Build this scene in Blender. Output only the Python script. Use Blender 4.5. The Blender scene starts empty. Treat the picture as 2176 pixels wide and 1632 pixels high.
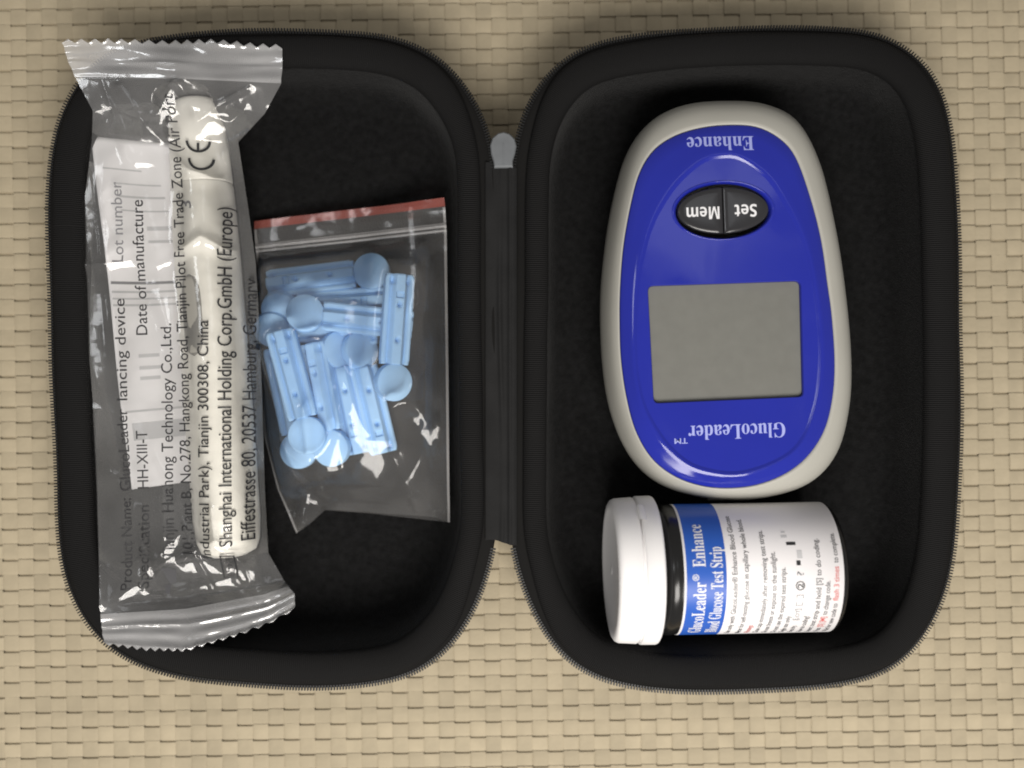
import bpy, bmesh, math, random
import numpy as np
from mathutils import Vector, Matrix
from mathutils.bvhtree import BVHTree
from mathutils.geometry import delaunay_2d_cdt

random.seed(7)
rng = np.random.default_rng(7)
MM = 0.001
sc = bpy.context.scene
C = sc.collection

# ------------------------------------------------------------------ camera, light, exposure
S0 = 250.0 / 2176.0          # mm of placemat per photograph pixel
D0 = 250.0                   # camera height above the placemat, mm

cam_d = bpy.data.cameras.new('camera')
cam = bpy.data.objects.new('camera', cam_d)
C.objects.link(cam)
cam.location = (0, 0, D0 * MM)
cam.rotation_euler = (0, 0, 0)
cam_d.sensor_width = 36.0
cam_d.lens = 36.0
cam_d.clip_start = 0.005
cam_d.clip_end = 20.0
cam_d.dof.use_dof = True
cam_d.dof.focus_distance = 0.229
cam_d.dof.aperture_fstop = 7.0
sc.camera = cam

world = bpy.data.worlds.new('World')
sc.world = world
world.use_nodes = True
bg = world.node_tree.nodes['Background']
bg.inputs['Color'].default_value = (1.0, 0.96, 0.92, 1)
bg.inputs['Strength'].default_value = 0.25


def area_light(name, loc, target, sx, sy, power, col):
    d = bpy.data.lights.new(name, 'AREA')
    d.shape = 'RECTANGLE'
    d.size, d.size_y = sx, sy
    d.energy = power
    d.color = col
    o = bpy.data.objects.new(name, d)
    C.objects.link(o)
    o.location = loc
    v = Vector(target) - Vector(loc)
    o.rotation_euler = v.to_track_quat('-Z', 'Y').to_euler()
    return o


area_light('room_lamp', (0.05, -0.28, 0.42), (0, 0, 0), 0.30, 0.24, 2.95, (1.0, 0.955, 0.90))
area_light('reflection_panel', (0.175, 0.205, 0.85), (0.08, 0.05, 0), 0.17, 0.15, 0.085, (0.93, 0.96, 1.0))  # ceiling panel mirrored in the blue meter face
area_light('reflection_panel', (-0.43, 0.14, 0.85), (-0.08, 0.02, 0), 0.15, 0.13, 0.34, (0.96, 0.98, 1.0))  # added panel with no known source, puts sheen on the clear film

sc.view_settings.view_transform = 'Standard'
sc.view_settings.look = 'None'
sc.view_settings.gamma = 1.0
sc.view_settings.exposure = 0.0
sc.view_settings.use_curve_mapping = False
sc.render.engine = 'CYCLES'
sc.cycles.transparent_max_bounces = 24
sc.cycles.max_bounces = 10
sc.cycles.use_denoising = True
sc.cycles.filter_width = 1.9


# ------------------------------------------------------------------ helpers
def P(px, py, z):
    """photograph pixel at height z (mm) -> x, y (mm)"""
    k = S0 * (D0 - z) / D0
    return (px - 1088.0) * k, (816.0 - py) * k


def P3(px, py, z):
    x, y = P(px, py, z)
    return Vector((x, y, z))


def tag(o, label=None, cat=None, group=None, kind=None):
    if label: o['label'] = label
    if cat: o['category'] = cat
    if group: o['group'] = group
    if kind: o['kind'] = kind
    return o


def empty(name, loc=(0, 0, 0), rz=0.0):
    o = bpy.data.objects.new(name, None)
    C.objects.link(o)
    o.empty_display_size = 0.01
    o.location = [c * MM for c in loc]
    o.rotation_euler = (0, 0, rz)
    return o


def build(name, verts, faces, material, parent=None, smooth=True, uvs=None, world_space=True):
    """verts in mm (world coordinates); one mesh object"""
    me = bpy.data.meshes.new(name)
    me.from_pydata([tuple(float(c) * MM for c in v) for v in verts], [], [list(map(int, f)) for f in faces])
    if uvs is not None:
        uvl = me.uv_layers.new(name='UVMap')
        idx = np.empty(len(me.loops), dtype=np.int64)
        me.loops.foreach_get('vertex_index', idx)
        uvl.data.foreach_set('uv', np.asarray(uvs, dtype=np.float32)[idx].ravel())
    if smooth:
        me.polygons.foreach_set('use_smooth', [True] * len(me.polygons))
    if material: me.materials.append(material)
    me.update()
    o = bpy.data.objects.new(name, me)
    C.objects.link(o)
    if parent is not None:
        o.parent = parent
        if world_space:
            o.matrix_parent_inverse = world_matrix(parent).inverted()
    return o


def world_matrix(o):
    m = Matrix.LocRotScale(o.location, o.rotation_euler, o.scale)
    if o.parent is not None:
        m = world_matrix(o.parent) @ o.matrix_parent_inverse @ m
    return m


def catmull_closed(pts, n):
    pts = np.asarray(pts, float)
    m = len(pts)
    out = []
    for i in range(m):
        p0, p1, p2, p3 = pts[i - 1], pts[i], pts[(i + 1) % m], pts[(i + 2) % m]
        for t in np.linspace(0, 1, 24, endpoint=False):
            out.append(0.5 * ((2 * p1) + (-p0 + p2) * t + (2 * p0 - 5 * p1 + 4 * p2 - p3) * t * t + (-p0 + 3 * p1 - 3 * p2 + p3) * t ** 3))
    out = np.array(out)
    return resample_closed(out, n)


def resample_closed(p, n):
    q = np.vstack([p, p[:1]])
    d = np.r_[0, np.cumsum(np.linalg.norm(np.diff(q, axis=0), axis=1))]
    t = np.linspace(0, d[-1], n, endpoint=False)
    return np.c_[np.interp(t, d, q[:, 0]), np.interp(t, d, q[:, 1])]


def smooth_closed(p, it):
    for _ in range(it):
        p = 0.5 * p + 0.25 * (np.roll(p, 1, 0) + np.roll(p, -1, 0))
    return p


def soften1(a, it):
    for _ in range(it):
        a = 0.5 * a + 0.25 * (np.roll(a, 1) + np.roll(a, -1))
    return a


def inward(p):
    t = np.roll(p, -1, 0) - np.roll(p, 1, 0)
    nrm = np.c_[-t[:, 1], t[:, 0]]
    nrm /= np.linalg.norm(nrm, axis=1)[:, None]
    c = p.mean(0)
    if np.mean(np.sum(nrm * (c - p), axis=1)) < 0:
        nrm = -nrm
    return nrm


def loft(rings, close_first=False, close_last=False, flip=False):
    """list of (n,3) arrays -> verts, quads"""
    n = len(rings[0])
    V = np.vstack(rings)
    F = []
    for r in range(len(rings) - 1):
        a, b = r * n, (r + 1) * n
        for i in range(n):
            j = (i + 1) % n
            f = (a + i, a + j, b + j, b + i)
            F.append(f[::-1] if flip else f)
    if close_first: F.append(tuple(range(n)) if flip else tuple(range(n))[::-1])
    if close_last:
        k = (len(rings) - 1) * n
        F.append(tuple(range(k, k + n))[::-1] if flip else tuple(range(k, k + n)))
    return V, F


def with_z(p2, z):
    z = np.broadcast_to(np.asarray(z, float), (len(p2),))
    return np.c_[p2, z]


# ---- value noise on arrays
def vnoise(x, y, seed=0):
    xi, yi = np.floor(x).astype(np.int64), np.floor(y).astype(np.int64)
    xf, yf = x - xi, y - yi

    def h(a, b):
        n = (a * 374761393 + b * 668265263 + seed * 974634777) & 0xFFFFFFFF
        n = ((n ^ (n >> 13)) * 1274126177) & 0xFFFFFFFF
        n = n ^ (n >> 16)
        return (n & 0xFFFF) / 65535.0
    u, v = xf * xf * (3 - 2 * xf), yf * yf * (3 - 2 * yf)
    return (h(xi, yi) * (1 - u) + h(xi + 1, yi) * u) * (1 - v) + (h(xi, yi + 1) * (1 - u) + h(xi + 1, yi + 1) * u) * v


def ridged(x, y, seed, p=3.0):
    n = vnoise(x, y, seed)
    return (1 - np.abs(2 * n - 1)) ** p


# ---- materials
def nodes_of(name):
    m = bpy.data.materials.new(name)
    m.use_nodes = True
    return m, m.node_tree.nodes, m.node_tree.links, m.node_tree.nodes['Principled BSDF']


def mat(name, col, rough=0.5, spec=0.5, var=0.0, var_scale=300.0, bump=0.0, bump_scale=2000.0, sss=0.0, sheen=0.0, coat=0.0, obj_random=0.0, detail=3.0):
    m, N, L, b = nodes_of(name)
    b.inputs['Base Color'].default_value = (*col, 1)
    b.inputs['Roughness'].default_value = rough
    b.inputs['Specular IOR Level'].default_value = spec
    if coat:
        b.inputs['Coat Weight'].default_value = coat
        b.inputs['Coat Roughness'].default_value = 0.04
    if sheen:
        b.inputs['Sheen Weight'].default_value = sheen
    if sss:
        b.inputs['Subsurface Weight'].default_value = sss
        b.inputs['Subsurface Radius'].default_value = (0.6, 0.8, 1.0)
        b.inputs['Subsurface Scale'].default_value = 0.0015
    tc = N.new('ShaderNodeTexCoord')
    if var or obj_random:
        tex = N.new('ShaderNodeTexNoise')
        tex.inputs['Scale'].default_value = var_scale
        tex.inputs['Detail'].default_value = detail
        L.new(tc.outputs['Object'], tex.inputs['Vector'])
        hsv = N.new('ShaderNodeHueSaturation')
        hsv.inputs['Color'].default_value = (*col, 1)
        mr = N.new('ShaderNodeMapRange')
        mr.inputs['From Min'].default_value = 0.3
        mr.inputs['From Max'].default_value = 0.7
        mr.inputs['To Min'].default_value = 1 - var
        mr.inputs['To Max'].default_value = 1 + var
        L.new(tex.outputs['Fac'], mr.inputs['Value'])
        out = mr.outputs['Result']
        if obj_random:
            oi = N.new('ShaderNodeObjectInfo')
            m2 = N.new('ShaderNodeMapRange')
            m2.inputs['To Min'].default_value = 1 - obj_random
            m2.inputs['To Max'].default_value = 1 + obj_random
            L.new(oi.outputs['Random'], m2.inputs['Value'])
            mu = N.new('ShaderNodeMath'); mu.operation = 'MULTIPLY'
            L.new(out, mu.inputs[0]); L.new(m2.outputs['Result'], mu.inputs[1])
            out = mu.outputs[0]
        L.new(out, hsv.inputs['Value'])
        L.new(hsv.outputs['Color'], b.inputs['Base Color'])
    if bump:
        t2 = N.new('ShaderNodeTexNoise')
        t2.inputs['Scale'].default_value = bump_scale
        t2.inputs['Detail'].default_value = 4
        L.new(tc.outputs['Object'], t2.inputs['Vector'])
        bp = N.new('ShaderNodeBump')
        bp.inputs['Strength'].default_value = bump
        bp.inputs['Distance'].default_value = 0.0004
        L.new(t2.outputs['Fac'], bp.inputs['Height'])
        L.new(bp.outputs['Normal'], b.inputs['Normal'])
    return m


def ribbed_fabric(name, col, pitch_mm, strength):
    """woven grosgrain: fine ribs across the length of the band (UV u is mm along it)"""
    m, N, L, b = nodes_of(name)
    b.inputs['Roughness'].default_value = 0.78
    b.inputs['Specular IOR Level'].default_value = 0.18
    uv = N.new('ShaderNodeUVMap')
    sep = N.new('ShaderNodeSeparateXYZ')
    L.new(uv.outputs['UV'], sep.inputs['Vector'])
    mu = N.new('ShaderNodeMath'); mu.operation = 'MULTIPLY'
    mu.inputs[1].default_value = 2 * math.pi / pitch_mm
    L.new(sep.outputs['X'], mu.inputs[0])
    sn = N.new('ShaderNodeMath'); sn.operation = 'SINE'
    L.new(mu.outputs[0], sn.inputs[0])
    tc = N.new('ShaderNodeTexCoord')
    nz = N.new('ShaderNodeTexNoise')
    nz.inputs['Scale'].default_value = 45
    nz.inputs['Detail'].default_value = 3
    L.new(tc.outputs['Object'], nz.inputs['Vector'])
    m3 = N.new('ShaderNodeMath'); m3.operation = 'MULTIPLY'
    L.new(sn.outputs[0], m3.inputs[0]); L.new(nz.outputs['Fac'], m3.inputs[1])
    bp = N.new('ShaderNodeBump')
    bp.inputs['Strength'].default_value = strength
    bp.inputs['Distance'].default_value = 0.00025
    L.new(m3.outputs[0], bp.inputs['Height'])
    L.new(bp.outputs['Normal'], b.inputs['Normal'])
    mx = N.new('ShaderNodeMix'); mx.data_type = 'RGBA'
    mx.inputs['A'].default_value = (*[c * 0.75 for c in col], 1)
    mx.inputs['B'].default_value = (*[c * 1.3 for c in col], 1)
    L.new(nz.outputs['Fac'], mx.inputs['Factor'])
    L.new(mx.outputs['Result'], b.inputs['Base Color'])
    return m


def film_material(name, haze, haze_col, rough, tint=(0.97, 0.97, 0.97), fres=1.5, extra=0.02, bump=0.25, bump_scale=90.0):
    """thin clear plastic: see-through, mirror-like at its creases, slightly milky"""
    m = bpy.data.materials.new(name)
    m.use_nodes = True
    N, L = m.node_tree.nodes, m.node_tree.links
    N.clear()
    out = N.new('ShaderNodeOutputMaterial')
    tr = N.new('ShaderNodeBsdfTransparent'); tr.inputs['Color'].default_value = (*tint, 1)
    df = N.new('ShaderNodeBsdfDiffuse'); df.inputs['Color'].default_value = (*haze_col, 1)
    gl = N.new('ShaderNodeBsdfGlossy'); gl.inputs['Roughness'].default_value = rough
    gl.inputs['Color'].default_value = (1, 1, 1, 1)
    tc = N.new('ShaderNodeTexCoord')
    nz = N.new('ShaderNodeTexNoise'); nz.inputs['Scale'].default_value = bump_scale; nz.inputs['Detail'].default_value = 3
    L.new(tc.outputs['Object'], nz.inputs['Vector'])
    bp = N.new('ShaderNodeBump'); bp.inputs['Strength'].default_value = bump; bp.inputs['Distance'].default_value = 0.002
    L.new(nz.outputs['Fac'], bp.inputs['Height'])
    L.new(bp.outputs['Normal'], gl.inputs['Normal'])
    mr = N.new('ShaderNodeMapRange')
    mr.inputs['From Min'].default_value = 0.3; mr.inputs['From Max'].default_value = 0.7
    mr.inputs['To Min'].default_value = haze * 0.7; mr.inputs['To Max'].default_value = haze * 1.3
    n2 = N.new('ShaderNodeTexNoise'); n2.inputs['Scale'].default_value = 60; n2.inputs['Detail'].default_value = 2
    L.new(tc.outputs['Object'], n2.inputs['Vector'])
    L.new(n2.outputs['Fac'], mr.inputs['Value'])
    m1 = N.new('ShaderNodeMixShader')
    L.new(mr.outputs['Result'], m1.inputs['Fac']); L.new(tr.outputs[0], m1.inputs[1]); L.new(df.outputs[0], m1.inputs[2])
    fr = N.new('ShaderNodeFresnel'); fr.inputs['IOR'].default_value = fres
    L.new(bp.outputs['Normal'], fr.inputs['Normal'])
    ad = N.new('ShaderNodeMath'); ad.operation = 'ADD'; ad.inputs[1].default_value = extra; ad.use_clamp = True
    L.new(fr.outputs[0], ad.inputs[0])
    m2 = N.new('ShaderNodeMixShader')
    L.new(ad.outputs[0], m2.inputs['Fac']); L.new(m1.outputs[0], m2.inputs[1]); L.new(gl.outputs[0], m2.inputs[2])
    L.new(m2.outputs[0], out.inputs['Surface'])
    return m


M = {}
M['straw'] = mat('woven_vinyl_beige', (0.425, 0.362, 0.252), 0.7, 0.25, var=0.10, var_scale=160, bump=0.2, bump_scale=1800, obj_random=0.06, detail=6.0)
M['table'] = mat('table_top', (0.20, 0.15, 0.10), 0.5)
M['lining'] = mat('black_lining', (0.0058, 0.0058, 0.0060), 0.9, 0.15, var=0.5, var_scale=700, bump=0.9, bump_scale=2600, sheen=0.05, detail=8.0)
M['shell'] = mat('black_shell', (0.010, 0.010, 0.011), 0.7, 0.3, bump=0.3, bump_scale=3000)
M['tape'] = mat('black_zipper_tape', (0.007, 0.0067, 0.0064), 0.85, 0.2, bump=0.3, bump_scale=4000)
M['teeth'] = mat('black_zipper_plastic', (0.008, 0.008, 0.008), 0.45, 0.4)
M['binding'] = ribbed_fabric('black_grosgrain', (0.0095, 0.0093, 0.0094), 0.46, 0.8)
M['hinge'] = mat('dark_grey_hinge_cloth', (0.0105, 0.0105, 0.0108), 0.8, 0.3, var=0.2, var_scale=150, bump=0.3, bump_scale=3500)
M['zipstop'] = mat('grey_zipper_end', (0.155, 0.165, 0.175), 0.5, 0.4, var=0.08, var_scale=300)
M['meter_grey'] = mat('warm_grey_plastic', (0.42, 0.412, 0.37), 0.42, 0.4, var=0.03, var_scale=80, bump=0.03, bump_scale=6000)
M['meter_blue'] = mat('glossy_blue_plastic', (0.016, 0.025, 0.325), 0.05, 0.5, var=0.03, var_scale=60)
def smudged(m, lo, hi, scale):
    """finger smudges: the gloss varies in soft patches"""
    N, L = m.node_tree.nodes, m.node_tree.links
    tc = N.new('ShaderNodeTexCoord'); nz = N.new('ShaderNodeTexNoise'); mr = N.new('ShaderNodeMapRange')
    nz.inputs['Scale'].default_value = scale; nz.inputs['Detail'].default_value = 6; nz.inputs['Distortion'].default_value = 1.5
    mr.inputs['From Min'].default_value = 0.35; mr.inputs['From Max'].default_value = 0.7
    mr.inputs['To Min'].default_value = lo; mr.inputs['To Max'].default_value = hi
    L.new(tc.outputs['Object'], nz.inputs['Vector']); L.new(nz.outputs['Fac'], mr.inputs['Value'])
    L.new(mr.outputs['Result'], N['Principled BSDF'].inputs['Roughness'])


smudged(M['meter_blue'], 0.04, 0.22, 55)
M['lcd'] = mat('lcd_glass', (0.172, 0.172, 0.155), 0.35, 0.4, var=0.04, var_scale=400, detail=6)
M['lcd_shade'] = mat('screen_recess_shade', (0.02, 0.02, 0.10), 0.4, 0.4)  # dark colour for the painted shade round the screen
M['button'] = mat('dark_grey_rubber', (0.028, 0.028, 0.031), 0.16, 0.5)
M['print_white'] = mat('white_print', (0.80, 0.80, 0.82), 0.5)
M['print_pale'] = mat('pale_blue_print', (0.36, 0.40, 0.78), 0.4)
M['lid'] = mat('white_plastic', (0.92, 0.91, 0.91), 0.42, 0.4, var=0.015, var_scale=100)
M['vial'] = mat('black_plastic', (0.010, 0.010, 0.010), 0.22, 0.5)
M['label_white'] = mat('white_label', (0.90, 0.88, 0.89), 0.38, 0.4)
M['label_blue'] = mat('blue_label', (0.026, 0.11, 0.50), 0.36, 0.4)
M['ink'] = mat('black_ink', (0.018, 0.018, 0.020), 0.6)
M['ink_soft'] = mat('grey_ink', (0.06, 0.06, 0.065), 0.6)
M['ink_red'] = mat('red_ink', (0.62, 0.10, 0.09), 0.6)
M['pale_ink'] = mat('pale_grey_ink', (0.58, 0.58, 0.59), 0.6)
M['mid_ink'] = mat('mid_grey_ink', (0.20, 0.20, 0.21), 0.6)
M['lancet'] = mat('pale_blue_plastic', (0.40, 0.635, 0.90), 0.6, 0.25, var=0.03, var_scale=200)
M['pen'] = mat('cream_plastic', (0.88, 0.86, 0.79), 0.35, 0.4, var=0.02, var_scale=90)
M['pen_grey'] = mat('warm_grey_button', (0.30, 0.29, 0.26), 0.4, 0.4)
M['paper'] = mat('white_paper', (0.90, 0.89, 0.90), 0.8, 0.2, var=0.02, var_scale=150)
M['pouch_film'] = film_material('clear_pouch_film', 0.060, (0.97, 0.97, 0.97), 0.10, tint=(0.99, 0.99, 0.99), extra=0.02)
M['bag_film'] = film_material('clear_zip_bag_film', 0.040, (0.92, 0.90, 0.88), 0.10, tint=(0.99, 0.99, 0.99), extra=0.0, bump=0.08)
M['bag_zip'] = film_material('zip_track_film', 0.22, (0.95, 0.93, 0.92), 0.2)
M['bag_red'] = film_material('red_film_stripe', 0.36, (0.46, 0.11, 0.085), 0.18, tint=(0.95, 0.7, 0.65))
M['seal_film'] = film_material('crimped_seal_film', 0.26, (0.95, 0.95, 0.96), 0.12, extra=0.08)


# ------------------------------------------------------------------ text
def text_shape(body, extra=0.0, shear=0.0):
    cu = bpy.data.curves.new('t', 'FONT')
    cu.body = body
    cu.size = 1.0
    cu.resolution_u = 3
    cu.offset = extra
    cu.shear = shear
    cu.fill_mode = 'FRONT'
    o = bpy.data.objects.new('t', cu)
    C.objects.link(o)
    bpy.context.view_layer.update()
    dg = bpy.context.evaluated_depsgraph_get()
    me = bpy.data.meshes.new_from_object(o.evaluated_get(dg))
    V = np.array([v.co[:2] for v in me.vertices]) if len(me.vertices) else np.zeros((0, 2))
    F = [tuple(p.vertices) for p in me.polygons]
    bpy.data.objects.remove(o); bpy.data.curves.remove(cu); bpy.data.meshes.remove(me)
    return V, F


def serif(s):
    """same letters in the bold serif alphabet"""
    out = ''
    for ch in s:
        if 'A' <= ch <= 'Z': out += chr(0x1D400 + ord(ch) - 65)
        elif 'a' <= ch <= 'z': out += chr(0x1D41A + ord(ch) - 97)
        else: out += ch
    return out


def fit(V, length=None, height=None):
    """left edge at 0, scaled to a length and a cap height (mm)"""
    V = V.copy()
    x0, x1 = V[:, 0].min(), V[:, 0].max()
    V[:, 0] -= x0
    sx = (length / (x1 - x0)) if length else None
    sy = (height / 0.73) if height else sx
    if sx is None: sx = sy
    V[:, 0] *= sx
    V[:, 1] *= sy
    return V


# ------------------------------------------------------------------ table and woven placemat
def box_mesh(x0, x1, y0, y1, z0, z1):
    v = [(x, y, z) for z in (z0, z1) for y in (y0, y1) for x in (x0, x1)]
    f = [(0, 2, 3, 1), (4, 5, 7, 6), (0, 1, 5, 4), (1, 3, 7, 5), (3, 2, 6, 7), (2, 0, 4, 6)]
    return v, f


v, f = box_mesh(-320, 320, -260, 260, -22, -1.6)
tag(build('tabletop', v, f, M['table'], smooth=False), kind='structure')

CELL_X, CELL_Y = 33.0 * S0, 32.5 * S0
NV, NH = 88, 72
MAT_ROT = math.radians(0.8)
mat_root = empty('placemat', (0, 0, -1.6), MAT_ROT)
tag(mat_root, 'beige basket-weave vinyl placemat lying under the open black case', 'placemat')


def strip_mesh(name, n_cells, pitch, width, first_over, hi, lo, thick, edge_drop, step, arch, fall):
    """one flat woven ribbon running along +Y, over one and under one; it drops sharply where it dives under"""
    cross = [-1.0, -0.88, -0.55, 0.0, 0.55, 0.88, 1.0]
    drop = [edge_drop, edge_drop * 0.4, 0.025, 0.0, 0.025, edge_drop * 0.4, edge_drop]
    st = []
    for k in range(n_cells):
        over = (k % 2 == 0) == first_over
        z = hi if over else lo
        for t in (0.0, 0.04, 0.14, 0.35, 0.62, 0.84, 1.0 - step - 0.03, 1.0 - step):
            st.append((k + t, z + (arch * (math.sin(math.pi * min(1, t / (1 - step))) - 0.6) - fall * t if over else 0.0)))
    V, F = [], []
    for sy, z in st:
        y = (sy - n_cells / 2) * pitch
        for c, d in zip(cross, drop):
            V.append((c * 0.5 * width, y, z - d))
        V.append((0.45 * width, y, z - thick)); V.append((-0.45 * width, y, z - thick))
    m = len(cross) + 2
    for i in range(len(st) - 1):
        a, b = i * m, (i + 1) * m
        for j in range(m):
            k = (j + 1) % m
            F.append((a + j, a + k, b + k, b + j))
    me = bpy.data.meshes.new(name)
    me.from_pydata([tuple(c * MM for c in v) for v in V], [], F)
    me.polygons.foreach_set('use_smooth', [True] * len(me.polygons))
    me.materials.append(M['straw'])
    me.update()
    bm = bmesh.new(); bm.from_mesh(me)
    for e in bm.edges:
        if len(e.link_faces) == 2 and e.calc_face_angle(0) > math.radians(38): e.smooth = False
    bm.to_mesh(me); bm.free()
    return me


TOPZ = 1.6   # the empty sits on the table at z = -1.6; weave tops reach about z = 0
GAP = 0.15   # open slot along the upper side of every cross strip, as a share of the pitch
vmesh = [strip_mesh('strip', NH, CELL_Y, CELL_X * 0.965, p, TOPZ - 0.05, TOPZ - 0.66, 0.20, 0.12, 0.03, 0.07, 0.13) for p in (True, False)]
hmesh = [strip_mesh('strip', NV, CELL_X, CELL_Y * (1 - GAP), p, TOPZ - 0.15, TOPZ - 0.44, 0.22, 0.06, 0.10, 0.05, 0.0) for p in (True, False)]
for i in range(NV):
    o = bpy.data.objects.new('strip', vmesh[i % 2]); C.objects.link(o)
    o.parent = mat_root
    o.location = ((i - NV / 2 + 0.5) * CELL_X * MM, random.uniform(-.07, .07) * MM, random.uniform(-.03, .03) * MM)
for j in range(NH):
    # a cross strip lies over where the long strip of that cell lies under; its run starts at the -X side
    o = bpy.data.objects.new('strip', hmesh[(j + NV) % 2 if False else (j % 2 == 0)]); C.objects.link(o)
    o.parent = mat_root
    o.location = (0, ((j - NH / 2 + 0.5 - GAP / 2) * CELL_Y + random.uniform(-.06, .06)) * MM, 0)
    o.rotation_euler = (0, 0, -math.pi / 2)
v, f = box_mesh(-NV / 2 * CELL_X, NV / 2 * CELL_X, -NH / 2 * CELL_Y, NH / 2 * CELL_Y, 0.02, 0.30)
build('backing', v, f, M['straw'], mat_root, smooth=False, world_space=False)

# ------------------------------------------------------------------ the zip case
ZR = 21.0
FLOOR = 3.4
base_px = [(97, 480), (101, 340), (120, 245), (165, 165), (235, 105), (340, 75), (480, 63), (640, 61), (760, 66), (850, 80), (935, 122), (1000, 195),
           (1040, 285), (1052, 380), (1053, 620), (1057, 900), (1060, 1090), (1049, 1180), (1020, 1275), (975, 1355), (910, 1418), (830, 1452),
           (700, 1467), (540, 1462), (400, 1448), (290, 1415), (205, 1360), (148, 1275), (122, 1170), (112, 1000), (103, 750)]
lid_px = [(1084, 620), (1086, 380), (1098, 285), (1128, 205), (1180, 138), (1255, 93), (1380, 68), (1530, 56), (1700, 54), (1840, 62), (1920, 92), (1985, 155),
          (2022, 250), (2038, 380), (2046, 620), (2047, 900), (2040, 1100), (2020, 1240), (1975, 1350), (1900, 1425), (1790, 1458), (1650, 1472),
          (1480, 1475), (1350, 1466), (1255, 1440), (1180, 1382), (1125, 1290), (1090, 1185), (1080, 1090), (1081, 860)]

case_root = empty('carrying_case', (-50, 0, 0))
tag(case_root, 'open black zip-up carrying case with both padded halves lying flat', 'case')


def half_case(pxs, seed):
    z = ZR
    out = np.array([P(x, y, z) for x, y in pxs])
    out = smooth_closed(catmull_closed(out, 360), 14)
    nin = inward(out)
    n = len(out)
    per = np.r_[0, np.cumsum(np.linalg.norm(np.diff(np.vstack([out, out[:1]]), axis=0), axis=1))][:n]
    cen = out.mean(0)

    def ring(d, zz):
        return with_z(out + nin * d, zz)
    # moulded outer shell, open above
    prof = [(24, 0.02), (15, 0.05), (10.5, 0.9), (8.0, 3.0), (6.4, 8.0), (5.4, 14.0), (4.6, 18.5), (4.4, 20.2)]
    rings = [np.c_[cen + (out + nin * 24 - cen) * 0.02, np.full(n, 0.02)]] + [ring(d, zz) for d, zz in prof]
    V, F = loft(rings, close_first=True)
    shell = build('shell', V, F, M['shell'], case_root)
    # zipper tape: a thin flange that carries the teeth
    wob = 0.25 * np.sin(24 * np.pi * np.arange(n) / n + seed) + 0.2 * np.sin(10 * np.pi * np.arange(n) / n + 2 * seed)
    tape = [with_z(out + nin * d, zz + wob * k) for d, zz, k in ((4.6, 20.0, 0), (2.2, 19.75, .5), (0.35, 19.6, 1), (0.25, 19.9, 1), (0.4, 20.15, 1), (2.2, 20.25, .5), (4.6, 20.6, 0))]
    V, F = loft(tape, flip=True)
    build('zipper_tape', V, F, M['tape'], shell)
    # coil teeth along the edge
    total = per[-1] + np.linalg.norm(out[0] - out[-1])
    pitch = 0.66
    nt = int(total / pitch)
    tt = (np.arange(nt) + 0.5) * total / nt
    ppx = np.interp(tt, np.r_[per, total], np.r_[out[:, 0], out[0, 0]])
    ppy = np.interp(tt, np.r_[per, total], np.r_[out[:, 1], out[0, 1]])
    nx = np.interp(tt, np.r_[per, total], np.r_[nin[:, 0], nin[0, 0]])
    ny = np.interp(tt, np.r_[per, total], np.r_[nin[:, 1], nin[0, 1]])
    zz = np.interp(tt, per, wob) + 19.9
    V, F = [], []
    for i in range(nt):
        if -37.0 < ppy[i] < 48.0 and abs(ppx[i] + 1.5) < 7: continue
        a = Vector((nx[i], ny[i], 0)).normalized()
        t = Vector((-a.y, a.x, 0))
        c = Vector((ppx[i], ppy[i], zz[i]))
        k = len(V)
        for dz in (-0.35, 0.45):
            for da, dt in ((-0.30, -0.14), (-0.30, 0.14), (0.9, 0.19), (0.9, -0.19)):
                V.append(c + a * da + t * dt + Vector((0, 0, dz)))
        F += [(k + 0, k + 1, k + 2, k + 3), (k + 7, k + 6, k + 5, k + 4)] + [(k + q, k + 4 + q, k + 4 + (q + 1) % 4, k + (q + 1) % 4) for q in range(4)]
    tag(build('zipper_teeth', V, F, M['teeth'], shell, smooth=False), kind='stuff')
    # ribbed binding rolled over the lip
    ca, sa = np.cos(2 * np.pi * np.arange(n) / n), np.sin(2 * np.pi * np.arange(n) / n)
    wv = 0.16 * (vnoise(9 + 7 * ca, 9 + 7 * sa, 3 + seed) - 0.5)
    spine = np.clip((9.5 - np.abs(out[:, 0] + 2.0)) / 6.0, 0, 1)
    out_shift = soften1(1.75 * (1 - spine), 20)
    prof = [(3.3, 20.35), (3.25, 20.9), (3.7, 21.55), (4.6, 22.0), (5.8, 22.15), (7.0, 22.0), (8.0, 21.45), (8.5, 20.7), (8.55, 19.6)]
    rings = [with_z(out + nin * (d + wv - out_shift * np.clip((8.6 - d) / 4.0, 0, 1))[:, None], zz + wv) for d, zz in prof]
    V, F = [], []
    for rg in rings:                      # open at one seam so that the ribs run evenly all the way round
        V += list(rg) + [rg[0]]
    total = per[-1] + np.linalg.norm(out[0] - out[-1])
    for r in range(len(rings) - 1):
        F += [(r * (n + 1) + i, (r + 1) * (n + 1) + i, (r + 1) * (n + 1) + i + 1, r * (n + 1) + i + 1) for i in range(n)]
    uv = np.vstack([np.c_[np.r_[per, total], np.full(n + 1, k / 8)] for k in range(len(prof))])
    build('rim_binding', V, F, M['binding'], shell, uvs=uv)
    # soft lining: wall and floor
    lw = 0.6 * (vnoise(9 + 5 * ca, 9 + 5 * sa, 9 + seed) - 0.5)
    prof = [(8.2, 20.4, 0), (8.5, 18.0, .4), (8.9, 12.0, 1), (9.6, 8.0, 1), (11.2, 5.4, 1), (13.6, 4.0, .6), (17, 3.5, .2), (22, FLOOR, 0)]
    rings = [with_z(out + nin * (d + k * lw[:, None]), zz) for d, zz, k in prof]
    last = rings[-1]
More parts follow.
